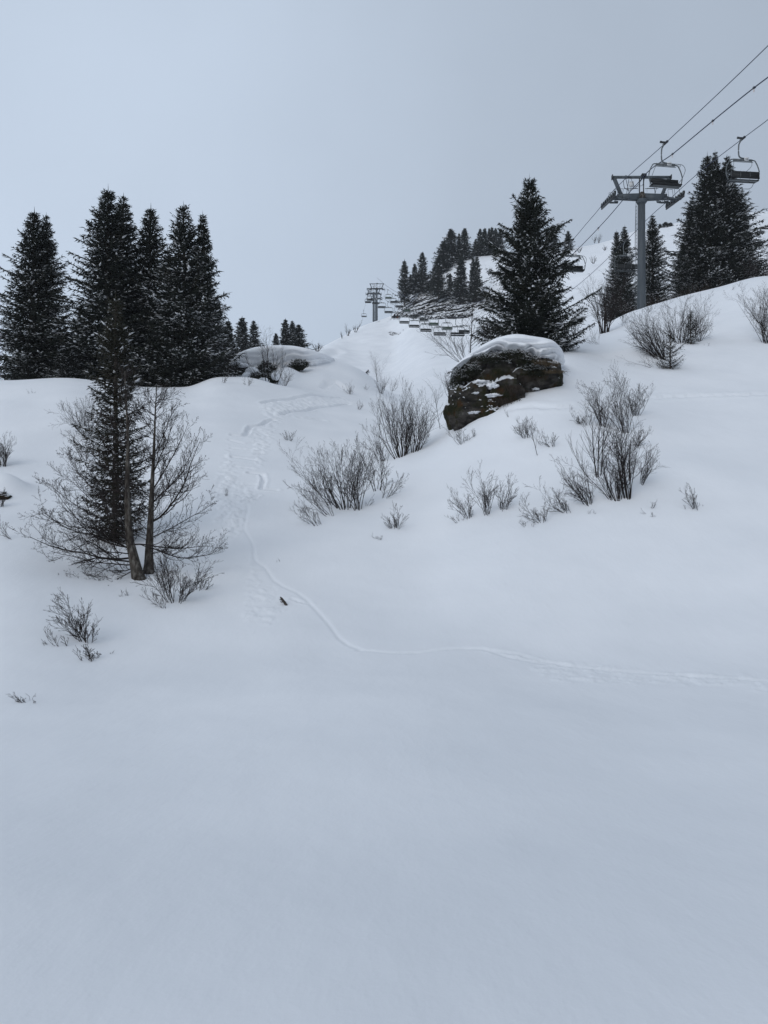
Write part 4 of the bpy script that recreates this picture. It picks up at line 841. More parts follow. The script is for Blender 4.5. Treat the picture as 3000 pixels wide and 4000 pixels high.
disp += 0.55 * (fbm3(P * 0.75 + 5, 3, 44) - 0.5) + 0.26 * (fbm3(P * 2.8 + 2, 4, 45) - 0.5) + 0.10 * (fbm3(P * 9, 3, 46) - 0.5)
ov = np.exp(-((P[:, 2] - 0.95) / 0.16)**2) * (P[:, 1] < 0) * (np.abs(P[:, 0] - 0.2) < 1.5); disp -= 0.42 * ov      # shadowed overhang under the turf
P = P + N_ * disp[:, None]
wx = P + bc; ppx = 1500 + F * wx[:, 0] / wx[:, 1]      # the rock stays under its snow cap
cap_px = np.array([1730, 1768, 1795, 1840, 1890, 1940, 2000, 2055, 2085, 2130, 2170, 2195, 2240]); cap_py = np.array([1500, 1462, 1440, 1406, 1380, 1362, 1356, 1372, 1392, 1400, 1420, 1440, 1470])
zmax = (HY - np.interp(ppx, cap_px, cap_py)) / F * (32.4 + 0 * ppx); over = wx[:, 2] - zmax; P[:, 2] -= np.where(over > -0.25, (over + 0.25) * 0.5 * (over < 0.25) + over * (over >= 0.25), 0)
P = P.reshape(nu, nv, 3); idx = np.arange(nu * nv).reshape(nu, nv)
Q = np.stack([idx[:, :-1], np.roll(idx, -1, 0)[:, :-1], np.roll(idx, -1, 0)[:, 1:], idx[:, 1:]], -1).reshape(-1, 4)
mb = MB(); mb.add(P + bc, quad=Q); rock = mb.build('rock', ROCK, b_root, smooth=True)
BP = (P + bc).reshape(-1, 3)
def front_of_boulder(px, py):
    """nearest point of the boulder at a bearing"""
    q = BP[BP[:, 1] < YB + 0.6]; dx = 1500 + F * q[:, 0] / q[:, 1] - px; dy = HY - F * q[:, 2] / q[:, 1] - py; k = dx * dx + dy * dy; m = k < max(60.0, k.min() * 1.5)
    return q[m][np.argmin(q[m][:, 1])]
# right-hand lump in front
def lump(parent, name, c, rad, seed, mat, rough=0.25, nu=110, nv=70, flat=0.0):
    uu, vv = np.meshgrid(np.linspace(0, 2 * pi, nu, endpoint=False), np.linspace(-pi / 2 + 0.02, pi / 2 - 0.02, nv), indexing='ij')
    D = np.stack([np.cos(vv) * np.cos(uu), np.cos(vv) * np.sin(uu), np.sin(vv)], -1).reshape(-1, 3)
    r = 1 + rough * (fbm3(D * 1.7 + seed, 4, seed) - 0.5) * 2 - rough * 0.5 * np.abs(fbm3(D * 4 + seed, 3, seed + 1) - 0.5) * 2
    Pq = D * r[:, None] * np.array(rad) + np.array(c); idx = np.arange(nu * nv).reshape(nu, nv)
    mb = MB(); mb.add(Pq, quad=np.stack([idx[:, :-1], np.roll(idx, -1, 0)[:, :-1], np.roll(idx, -1, 0)[:, 1:], idx[:, 1:]], -1).reshape(-1, 4))
    return mb.build(name, mat, parent, smooth=True)
lump(b_root, 'rock_lump', pt(2112, 1482, 32.6), (0.98, 0.8, 0.95), 7, ROCK, 0.3)
lump(b_root, 'rock_lump', pt(1905, 1625, 31.8), (0.6, 0.5, 0.8), 9, ROCK, 0.4)
lump(b_root, 'rock_lump', pt(1800, 1600, 32.0), (0.5, 0.5, 1.0), 10, ROCK, 0.4)

def snow_loft(parent, name, cols, mat=SNOW, under=0.25, rows=(10, 14), strata=0.0, seed=1, jag=0.0):
    """cols: (px, lip py, lip Y, top py, top Y, back drop m, back Y). A drift with a hanging front face."""
    C = np.array(cols, float); x = np.linspace(0, 1, len(C)); n = 220; xi = np.linspace(0, 1, n); A = np.stack([pchip(x, C[:, k], xi) for k in range(C.shape[1])], 1)
    prof = []
    for px, lp, ly, tp, ty, bd, by in A:
        lipz = (HY - lp) / F * ly; topz = (HY - tp) / F * ty; h = topz - lipz; pr = []
        pr.append((ly + 0.55 * (by - ly), lipz - bd)); pr.append((ly + 0.30 * (ty - ly) + 0.1, lipz - 0.02))
        for t in np.linspace(0, 1, 26):
            a = t * pi / 2
            yy = ly + under * h * max(0, 1 - t / 0.6)**1.2 - 0.08 * h * sin(pi * min(1, t * 1.3)) + (ty - ly) * max(0, (t - 0.35) / 0.65)**2.0; z = lipz + h * sin(a)**0.9
            pr.append((yy, z))
        pr.append((ty + 0.5 * (by - ty), topz - 0.25 * bd)); pr.append((by, topz - bd))
        prof.append([((px - 1500) / F * y if False else (px - 1500) / F * ty, y, z) for y, z in pr])
    P = np.array(prof); m = P.shape[1]
    w = np.ones(m); w[:1] = 0; w[-2:] = 0.3
    if strata:
        zrel = (P[:, :, 2] - P[:, 1:2, 2]); lay = zrel / strata + 1.2 * (fbm2(P[:, :, 0] * 0.35, P[:, :, 0] * 0 + 3, 3, seed) - 0.5) * 4
        P[:, :, 1] += w * (0.16 * np.sin(lay * 2 * pi) + 0.07 * np.sin(lay * 5.1 + 1)) * np.exp(-(np.arange(m) / 11.0)**4)[None, :]
    P[:, :, 1] += w * 0.18 * (fbm2(P[:, :, 0] * 1.3, P[:, :, 2] * 1.6, 4, seed + 3) - 0.5)
    P[:, 1:6, 2] += jag * (fbm2(P[:, 1:6, 0] * 3, P[:, 1:6, 0] * 0, 4, seed + 5) - 0.5)
    idx = np.arange(n * m).reshape(n, m)
    mb = MB(); mb.add(P, quad=np.stack([idx[:-1, :-1], idx[:-1, 1:], idx[1:, 1:], idx[1:, :-1]], -1).reshape(-1, 4)[:, ::-1])
    o = mb.build(name, mat, parent, smooth=True); return o
snow_loft(b_root, 'snow_cap', [(1768, 1446, 32.6, 1440, 32.9, 0.3, 34.2), (1795, 1426, 32.4, 1413, 32.9, 0.4, 34.4), (1840, 1400, 32.2, 1380, 33.0, 0.5, 34.8), (1890, 1376, 32.0, 1350, 33.1, 0.7, 35.4), (1940, 1360, 31.9, 1330, 33.2, 0.9, 36), (2000, 1358, 31.8, 1322, 33.3, 0.9, 36.5),
   (2055, 1370, 31.8, 1328, 33.4, 0.9, 37), (2090, 1384, 31.8, 1336, 33.6, 0.8, 37), (2125, 1392, 32.0, 1347, 33.8, 0.6, 37.5), (2150, 1402, 32.4, 1361, 34.0, 0.4, 37.5), (2170, 1414, 33.0, 1378, 34.4, 0.3, 37.5), (2190, 1420, 34.3, 1400, 35, 0.3, 37.5)], strata=0.22, jag=0.3, seed=4)
for px, py, w_, h_, n, sd in [(1790, 1470, 0.42, 0.36, 420, 1), (1850, 1448, 0.5, 0.28, 480, 2), (1925, 1408, 0.6, 0.22, 460, 3), (2005, 1392, 0.55, 0.18, 380, 4), (2060, 1412, 0.35, 0.2, 220, 5), (2105, 1452, 0.62, 0.3, 600, 6), (2150, 1480, 0.35, 0.35, 340, 7), (1765, 1520, 0.25, 0.45, 240, 8)]:
    q = front_of_boulder(px, py); leaf_clump(b_root, 'evergreen_leaves', (q[0], min(q[1], 32.6) - 0.02, (HY - py) / F * 32.2), (w_, 0.35, h_), n, sd, 0.030, snowf=0.5 if py < 1460 else 0.3)
for px, py, dn in [(2115, 1418, 0), (2150, 1425, 0), (2165, 1450, 0.5)]:
    grass_tuft(b_root, 'dry_grass', pt(px, py + 6, 31.5), 0.28, 150, 0.34, px, down=dn)
for px, py in [(2000, 1500), (2060, 1480), (1960, 1560), (2030, 1560)]:
    q = front_of_boulder(px, py); grass_tuft(b_root, 'hanging_grass', (q[0], q[1] - 0.05, q[2]), 0.35, 90, 0.35, px, mat=HEATH, down=1.0)
for px, py, w_, h_ in [(1885, 1490, 0.30, 0.10), (1920, 1505, 0.22, 0.13), (1790, 1512, 0.3, 0.08), (1922, 1545, 0.28, 0.08), (1780, 1572, 0.25, 0.07), (1850, 1616, 0.24, 0.06), (1860, 1545, 0.12, 0.05), (2090, 1520, 0.14, 0.05), (1810, 1602, 0.1, 0.04)]:
    q = front_of_boulder(px, py); lump(b_root, 'snow_patch', (q[0], q[1] + 0.10, q[2] + 0.02), (w_ * 1.15, 0.28, h_), px % 50, SNOW, 0.9, 60, 36)

# ------------------------------------------------------------------ the mound with its cornice
c_root = empty('snow_cornice', (0, 0, 0), 'wind-carved snow cornice hanging over the rocks of the mound, behind the bare trees', 'cornice')
snow_loft(c_root, 'snow_drift', [(893, 1452, 61.2, 1446, 61.6, 0.3, 63), (912, 1432, 61.0, 1412, 61.8, 0.5, 64), (945, 1424, 60.8, 1384, 62.2, 0.9, 65.5), (985, 1428, 60.6, 1370, 62.6, 1.1, 66.5), (1030, 1427, 60.5, 1363, 63, 1.2, 67.5), (1085, 1416, 60.5, 1361, 63.2, 1.2, 68),
  (1145, 1411, 60.6, 1363, 63.4, 1.2, 68), (1200, 1416, 60.8, 1371, 63.4, 1.0, 68), (1240, 1412, 61.4, 1382, 63.6, 0.8, 68), (1275, 1412, 62.6, 1392, 64.2, 0.5, 67.5), (1305, 1418, 64.6, 1402, 65.2, 0.3, 67)], strata=0.36, jag=0.35, seed=9, under=0.75)
r_root = empty('rock_outcrop', (0, 0, 0), 'dark rocks and evergreen shrubs showing in the hollow under the snow cornice', 'rocks')
for px, py, w_, h_, sd in [(938, 1450, 0.9, 0.45, 21), (1045, 1440, 0.8, 0.4, 22), (1168, 1432, 0.65, 0.4, 23), (1018, 1474, 0.7, 0.35, 24), (1060, 1490, 0.8, 0.4, 25)]:
    lump(r_root, 'rock', pt(px, py, 60.6 if py < 1460 else 58.0), (w_ * 0.8, 0.5, h_ * 0.75), sd, ROCK, 0.7, 60, 40)
for px, py, w_, h_, n, Yc in [(925, 1442, 0.75, 0.28, 420, 59.6), (958, 1452, 0.35, 0.22, 160, 59.4), (1042, 1436, 0.55, 0.35, 300, 59.8), (1165, 1428, 0.50, 0.33, 340, 60.0), (1192, 1424, 0.25, 0.2, 120, 60.3), (1010, 1472, 0.7, 0.25, 260, 57.0), (1040, 1452, 0.3, 0.2, 90, 58.5), (1062, 1478, 0.3, 0.3, 120, 57)]:
    leaf_clump(r_root, 'evergreen_shrub', pt(px, py, Yc + 0.35), (w_ * 1.2, 0.4, h_ * 1.3), int(n * 1.5), int(px), 0.05, snowf=0.5)

for px, py, w_, h_, Yc in [(985, 1452, 0.5, 0.35, 58.6), (968, 1470, 0.45, 0.3, 57.6), (1030, 1488, 0.4, 0.22, 56), (948, 1428, 0.5, 0.14, 59.2), (1075, 1470, 0.3, 0.3, 57.2)]:
    lump(c_root, 'snow_lump', pt(px, py, Yc), (w_, 0.6, h_), int(px) % 60, SNOW, 0.25, 50, 30)

# rock and hole at the left edge, and the dark rock at the far right
h_root = empty('rock', (0, 0, 0), 'dark rock in a snow hollow at the left edge of the photo', 'rock')
q = hit(5, 1955); lump(h_root, 'stone', (q[0] - 0.10, q[1] + 0.25, q[2] + 0.05), (0.30, 0.35, 0.22), 61, ROCK, 0.4, 60, 40)
snow_loft(h_root, 'snow_lip', [(-90, 1945, q[1] - 0.1, 1900, q[1] + 0.9, 0.15, q[1] + 2.4), (-20, 1942, q[1] - 0.1, 1903, q[1] + 0.9, 0.15, q[1] + 2.4), (15, 1946, q[1] - 0.05, 1915, q[1] + 0.8, 0.15, q[1] + 2.2), (50, 1948, q[1] + 0.1, 1934, q[1] + 0.8, 0.1, q[1] + 1.8), (66, 1952, q[1] + 0.3, 1948, q[1] + 0.8, 0.08, q[1] + 1.4)], strata=0.12, seed=12)
B(2, 1982, 90, 40, 'bare shrub in front of the dark rock at the left edge', stems=10, kids=(6, 3))
lump(None, 'rock_outcrop', pt(3010, 898, 176), (3.6, 2.0, 1.15), 63, ROCKF, 0.4, 80, 50); tag(bpy.context.scene.objects[-1] if False else [o for o in COL.objects if o.name.startswith('rock_outcrop')][-1], 'dark snow-topped rock on the far slope at the right edge', 'rocks')

# ------------------------------------------------------------------ ledged rock face of the hill
def rock_face(name, poly, label, amp, lift, freq, step, seed, sink=1.2):
    """rugged sheet over the slope inside an outline of bearings"""
    poly = np.array(poly, float); x0, y0 = poly.min(0); x1, y1 = poly.max(0)
    # ray-march bearings on the terrain on a fine bearing grid
    nx_, ny_ = int((x1 - x0) / step), int((y1 - y0) / step); gx_ = np.linspace(x0, x1, nx_); gy_ = np.linspace(y0, y1, ny_)
    Pg = np.zeros((nx_, ny_, 3)); far_rows = ROWS > 150
    for i, px in enumerate(gx_):
        k = int(np.clip(np.searchsorted(PXC, px), 1, len(PXC) - 1)); a = (px - PXC[k - 1]) / (PXC[k] - PXC[k - 1]); z = (ZG[k - 1] * (1 - a) + ZG[k] * a)[far_rows]; R_ = ROWS[far_rows]
        vis = HY - F * z / R_; vmin = np.minimum.accumulate(vis)
        Yq = np.interp(-gy_, -vmin[::1], R_) if False else np.interp(gy_[::-1], vmin[::-1] + np.arange(len(vmin))[::-1] * -1e-6, R_[::-1])[::-1]
        zq = np.interp(Yq, R_, z); Pg[i] = np.stack([(px - 1500) / F * Yq, Yq, zq], 1)
    GXX, GYY = np.meshgrid(gx_, gy_, indexing='ij'); inside = np.zeros(GXX.shape, bool); j = len(poly) - 1
    for i in range(len(poly)):
        c = ((poly[i, 1] > GYY) != (poly[j, 1] > GYY)) & (GXX < (poly[j, 0] - poly[i, 0]) * (GYY - poly[i, 1]) / (poly[j, 1] - poly[i, 1] + 1e-9) + poly[i, 0]); inside ^= c; j = i
    m = _blur(_blur(inside.astype(float), 0, 40), 1, 40)
    X, Z, Y = Pg[:, :, 0], Pg[:, :, 2], Pg[:, :, 1]
    # ledges run gently down to the right; height along the dip
    u = X * 0.94 + Z * 0.10; v = Z - 0.12 * X + 1.6 * (fbm2(X * 0.12, Z * 0.12, 3, seed) - 0.5)
    n1 = fbm2(u * 0.27 * freq, v * 0.75 * freq, 5, seed + 1, 0.62); n2 = fbm2(u * 0.9 * freq, v * 1.6 * freq, 4, seed + 2, 0.6); brk = fbm2(X * 0.1 + 5, Z * 0.16, 3, seed + 3)
    saw = (v * 0.5 * freq + 3.6 * n1 + 1.2 * n2) % 1.0; ledge = np.clip(saw * 1.35, 0, 1)
    d = amp * (1.0 * ledge + 2.2 * (n1 - 0.5) * 2 + 1.2 * (n2 - 0.5) * 2)
    Pg[:, :, 1] -= m * (lift + d + 1.8 * (brk - 0.5)) - (1 - m) * sink; Pg[:, :, 2] += m * 0.25 * amp * (n1 - 0.5) - (1 - m) * sink * 0.6
    idx = np.arange(nx_ * ny_).reshape(nx_, ny_); mk = m > 0.04; fq = np.stack([idx[:-1, :-1], idx[1:, :-1], idx[1:, 1:], idx[:-1, 1:]], -1).reshape(-1, 4)
    keep = mk[:-1, :-1].ravel() & mk[1:, 1:].ravel(); mb = MB(); mb.add(Pg, quad=fq[keep][:, ::-1]); o = mb.build(name, ROCKF, smooth=False); tag(o, label, 'cliff'); return o
rock_face('cliff', [(1500, 1258), (1530, 1236), (1556, 1180), (1600, 1118), (1640, 1090), (1680, 1075), (1700, 1100), (1690, 1140), (1720, 1150), (1745, 1110), (1735, 1050), (1770, 1075), (1830, 1130), (1850, 1168), (1900, 1172), (1960, 1170), (1965, 1200), (1890, 1215), (1860, 1200), (1850, 1222), (1850, 1240), (1760, 1245), (1700, 1246), (1650, 1248), (1600, 1240), (1560, 1240), (1525, 1256), (1508, 1268)],
    'dark ledged rock face dusted with snow on the hill below the skyline spruces', 0.75, 0.55, 1.0, 1.1, 301)
rock_face('ledge_rock', [(1442, 1320), (1470, 1300), (1500, 1287), (1505, 1292), (1475, 1310), (1450, 1324)], 'thin rock ledge breaking through the snow under the far lift towers, left one', 0.4, 0.1, 1.6, 0.8, 311, 0.5)
rock_face('ledge_rock', [(1506, 1300), (1530, 1290), (1552, 1300), (1575, 1288), (1560, 1308), (1530, 1312), (1512, 1302)], 'thin rock ledge breaking through the snow under the far lift towers, right one', 0.4, 0.1, 1.6, 0.8, 312, 0.5)
rock_face('ledge_rock', [(1460, 1262), (1480, 1250), (1500, 1244), (1484, 1262), (1466, 1268)], 'small dark rocks at the foot of the far lift towers', 0.5, 0.25, 1.6, 0.8, 313, 0.6)
# ------------------------------------------------------------------ ropes
ROPE_L = [(24, 17.95, 20.5), (36.7, 17.92, 21.75), (50, 17.85, 23.4), (58.5, 17.68, 24.5), (62, 17.6, 24.78), (63.4, 17.5, 24.64), (66.7, 17.05, 24.3), (70, 16.6, 24.0), (80, 15.37, 23.9), (95, 13.5, 25.1), (117, 10.9, 28.9), (130, 9.2, 31.9), (143, 7.6, 35.5), (156, 5.96, 39.3), (169, 4.34, 43.2), (191, 1.65, 50.6), (215, -1.35, 58.9), (235, -3.83, 65.6), (248, -5.5, 70.1), (252, -5.6, 71.2), (285, -5.3, 77.4), (293, -6.0, 80.6), (320, -8.1, 81.9), (345, -10, 82)]
ROPE_R = [(28, 23.3, 21.6), (47.6, 23.2, 23.7), (50.9, 23.15, 24.1), (58.5, 22.98, 24.85), (62, 22.9, 25.0), (66, 22.4, 24.85), (70.4, 21.9, 24.5), (83.3, 20.4, 23.9), (100, 18.4, 25.6), (124, 15.6, 30.5), (138, 13.95, 34.0), (153, 12.2, 38.1), (167.6, 10.5, 42.4), (180, 9.0, 46.3), (194, 7.35, 50.7), (207, 5.85, 55.3), (220, 4.3, 59.8), (233, 2.8, 64.5), (245, 1.35, 69.0), (251, 0.8, 71.0), (285, -0.4, 77.4), (310, -2.9, 81.0), (345, -5.2, 82)]
def rope_pt(R, Y): R = np.array(R); return np.array([pchip(R[:, 0], R[:, 1], [Y])[0], Y, pchip(R[:, 0], R[:, 2], [Y])[0]])
def rope_tan(R, Y): t = rope_pt(R, Y + 0.4) - rope_pt(R, Y - 0.4); return t / np.linalg.norm(t)
COMM = [(28, 20.35, 19.6), (41.7, 20.32, 23.0), (48.7, 20.3, 24.15), (55, 20.3, 25.1), (62, 20.3, 26.25), (64, 20.1, 26.15), (70, 19.85, 26.1), (80, 19.1, 26.1), (100, 16.6, 28.3), (140, 11.6, 36.6), (180, 6.7, 48.5), (220, 1.6, 62.5), (250, -2.3, 74.3)]
for R, nm, rr, lb in ((ROPE_L, 'haul_rope', 0.022, 'left steel haul rope of the chairlift, carrying the chair in front of the tower'), (ROPE_R, 'haul_rope', 0.022, 'right steel haul rope of the chairlift, carrying the chair before the dark spruces'), (COMM, 'signal_cable', 0.034, 'thick dark signal cable with orange tags running over the tower top')):
    A = np.array(R); ys = np.concatenate([np.linspace(A[0, 0], 70, 60), np.linspace(71, A[-1, 0], 160)]); pts = np.stack([pchip(A[:, 0], A[:, 1], ys), ys, pchip(A[:, 0], A[:, 2], ys)], 1)
    root = MB(); tube(root, pts, rr, 6); o = root.build(nm, ROPE, smooth=True); tag(o, lb, 'cable', 'cables of the chairlift')
    if nm == 'signal_cable':
        for Y in (43.3, 48.7, 55.5, 65.5, 72.5, 79):
            p = rope_pt(COMM, Y); m = MB(); box(m, p, (0.10, 0.16, 0.09), rx=0.2); box(m, p + [0.05, 0, 0.05], (0.16, 0.03, 0.02), ry=0.6); cl = m.build('cable_clamp', STEELD, o)
            m = MB(); n = 10; a = np.linspace(0, 2 * pi, n); tube(m, [(p[0] + 0.035 * sin(t), p[1], p[2] - 0.16 + 0.075 * cos(t)) for t in a], 0.008, 4); m.build('orange_loop', ORANGE, o)

# ------------------------------------------------------------------ tower
def build_tower(name, loc, colh, label, group):
    e = empty(name, loc, label, 'lift tower', group); aZ = colh; hg = 2.62
    m = MB(); tubes(m, np.array([[(0, 0, -1.2), (0, 0, 0), (0, 0, colh * .5), (0, 0, colh - 0.1)]]), np.array([[0.33, 0.325, 0.30, 0.275]]), 20); m.build('column', STEEL, e, True)
    m = MB(); tubes(m, np.array([[(0, 0, 0.1), (0, 0, 0.25), (0, 0, 0.26), (0, 0, 0.32)]]), np.array([[0.40, 0.40, 0.34, 0.34]]), 20); tubes(m, np.array([[(0, 0, colh - 0.35), (0, 0, colh - 0.2), (0, 0, colh - 0.15), (0, 0, colh - 0.02)]]), np.array([[0.30, 0.42, 0.42, 0.42]]), 20); m.build('flange', STEEL, e, True)
    # cross-arm: a tapering box girder with a cap over the column
    m = MB()
    for s in (-1, 1): 
        V = []
        for x, hh in ((0.0, 0.30), (s * 1.95, 0.20)):
            V += [(x, -0.20, aZ + 0.22 - hh), (x, 0.20, aZ + 0.22 - hh), (x, 0.20, aZ + 0.22 + hh * 0.7), (x, -0.20, aZ + 0.22 + hh * 0.7)]
        m.add(V, quad=[[0, 1, 2, 3], [7, 6, 5, 4], [0, 4, 5, 1], [1, 5, 6, 2], [2, 6, 7, 3], [3, 7, 4, 0]] if s < 0 else [[3, 2, 1, 0], [4, 5, 6, 7], [1, 5, 4, 0], [2, 6, 5, 1], [3, 7, 6, 2], [0, 4, 7, 3]])
    m.build('cross_arm', STEEL, e); m = MB(); box(m, (0, -0.02, aZ + 0.28), (0.5, 0.5, 0.5), taper=(0.5, 0.9)); m.build('arm_cap', BARK2, e)
    # lifting frame: flared posts, top beam, end plates
    gz = aZ + 1.75
    m = MB(); beam(m, (-2.28, 0, gz), (2.28, 0, gz), 0.17, 0.17); m.build('top_beam', STEEL, e)
    for s in (-1, 1):
        m = MB(); beam(m, (s * 1.55, 0, aZ + 0.2), (s * 2.15, 0, gz - 0.09), 0.24, 0.20); m.build('frame_post', STEEL, e)
        m = MB(); box(m, (s * 2.31, 0, gz), (0.05, 0.34, 0.34)); m.build('end_plate', STEELD, e)
    for s in (-1, 1):
        m = MB(); beam(m, (s * 0.16, 0, aZ + 0.3), (s * 0.16, 0, gz - 0.09), 0.07, 0.07); m.build('inner_post', STEELD, e)
    for s in (-1, 1):
        m = MB()
        for a, b in (((s * 1.3, -0.15, gz - 0.1), (s * 1.0, -0.15, aZ + 0.35)), ((s * 0.95, 0.15, gz - 0.1), (s * 1.15, 0.15, aZ + 0.35)), ((s * 1.35, 0.1, aZ + 0.9), (s * 0.3, 0.1, aZ + 0.9))): tube(m, [a, b], 0.022, 5)
        m.build('brace', STEELD, e)
        m = MB(); x0, x1 = (s * 0.35, s * 0.95); tube(m, [(x0, -0.25, aZ + 0.35), (x0, -0.25, aZ + 0.78), (x1, -0.25, aZ + 0.78), (x1, -0.25, aZ + 0.35)], 0.020, 5); m.build('guard_rail', STEELD, e)
    m = MB(); box(m, (-0.72, 0.22, aZ + 1.28), (0.32, 0.16, 0.40)); m.build('control_box', PLATE, e)
    m = MB(); q = [(-0.9, -0.1, gz - 0.02), (-1.45, -0.12, gz - 0.3), (-1.4, -0.1, aZ + 0.95), (-1.0, -0.08, aZ + 0.7), (-0.5, -0.08, aZ + 0.9), (0.0, -0.1, gz - 0.2), (0.2, -0.1, gz + 0.05)]; tube(m, smooth_path(q, 26), 0.022, 5)
    q = [(-1.3, -0.1, gz + 0.12), (-0.9, -0.1, gz - 0.1), (-0.55, -0.1, aZ + 1.0), (0.0, -0.1, aZ + 1.05), (0.25, -0.1, gz)]; tube(m, smooth_path(q, 22), 0.018, 5); m.build('hanging_cable', STEELD, e)
    m = MB(); box(m, (0.15, 0, gz + 0.13), (0.36, 0.5, 0.16)); tube(m, [(0, -0.3, gz + 0.16), (0.35, 0.3, gz + 0.22)], 0.04, 6); m.build('cable_saddle', STEELD, e)
    # ladder with safety line
    lad = MB(); lx = -0.41
    for dy in (-0.16, 0.16): tube(lad, [(lx, dy, 0.3), (lx, dy, colh - 0.4)], 0.02, 5)
    for z in np.arange(0.5, colh - 0.4, 0.28): tube(lad, [(lx, -0.16, z), (lx, 0.16, z)], 0.014, 5)
    for z in np.arange(1.0, colh - 0.5, 2.0): tube(lad, [(lx, 0, z), (-0.28, 0, z)], 0.02, 5)
    tube(lad, [(lx - 0.14, 0, 0.4), (lx - 0.12, 0, colh * .6), (lx - 0.03, 0, colh + 0.4)], 0.010, 4); lad.build('ladder', GALV, e)
    # sheave trains and their walkways, pitched with the rope
    for s, R in ((-1, ROPE_L), (1, ROPE_R)):
        x = s * hg; pitch = 0.12; st = MB()
        beam(st, (x, -1.9, -0.25 - 0.23), (x, 1.9, -0.25 + 0.23), 0.09, 0.16); sh = st.build('sheave_beam', STEELD, e); sh.location = (0, 0, aZ + 0.02)
        for i, y in enumerate(np.linspace(-1.8, 1.8, 8)):
            w_ = MB(); disc(w_, (x, y, -0.02 + y * pitch), 0.19, 0.09, 0, 18); ww = w_.build('sheave_wheel', RUBBER, sh, True); h_ = MB(); disc(h_, (x, y, -0.02 + y * pitch), 0.10, 0.12, 0, 12); h_.build('wheel_hub', GALV, sh, True)
        m = MB(); tube(m, [(x, 0, aZ - 0.2), (s * 1.9, 0, aZ + 0.25)], 0.09, 8); tube(m, [(x, -0.8, aZ - 0.35), (s * 1.8, -0.15, aZ + 0.1)], 0.035, 6); m.build('sheave_axle', STEEL, e)
        # walkway plates in three pitched steps
        for i, (yc, zc) in enumerate(((-1.75, -0.62), (-0.35, -0.10), (1.0, 0.18))):
            m = MB(); xx = x - s * 0.62; box(m, (xx, yc, aZ + zc), (0.62, 1.15, 0.035), rx=0.42)
            for dx in (-0.3, 0.3): box(m, (xx + dx, yc, aZ + zc + 0.05), (0.025, 1.15, 0.13), rx=0.42)
            for dy in (-0.45, 0, 0.45): box(m, (xx, yc + dy * 0.9, aZ + zc - 0.05 + dy * 0.4), (0.62, 0.04, 0.06))
            m.build('walkway', STEEL, e)
            m = MB()
            for dy in (-0.5, 0.5): tube(m, [(xx + s * 0.2, yc + dy, aZ + zc + dy * 0.42), (xx + s * 0.12, yc + dy, aZ + zc + dy * 0.42 + 0.75)], 0.015, 4)
            tube(m, [(xx + s * 0.12, yc - 0.5, aZ + zc + 0.54), (xx + s * 0.12, yc + 0.5, aZ + zc + 0.96)], 0.016, 4); m.build('guard_rail', STEELD, e)
    return e
bz = (HY - 1222) / F * 62; TX = 20.25
t1 = build_tower('lift_tower', (TX, 62, bz), 24.72 - bz - 0.15, 'near grey steel lift tower with cross-arm, frame and ladder on the right bank', 'lift towers')
for X, Y, Zr, sc, lb in [(-2.3, 250, 70.7, 1.0, 'far lift tower with the highest frame on the distant crest'), (-3.35, 257, 71.2, 1.0, 'far lift tower close behind the highest one on the distant crest'), (-3.0, 287, 77.6, 0.92, 'thinner far lift tower left of the other two, beyond the distant crest')]:
    c = copy_tree(t1); ch = 24.72 - bz - 0.15; c.location = (X, Y, Zr - ch * 1.0 - 0.1); c['label'] = lb; c.scale = (sc * 0.97, 1, 1.0)

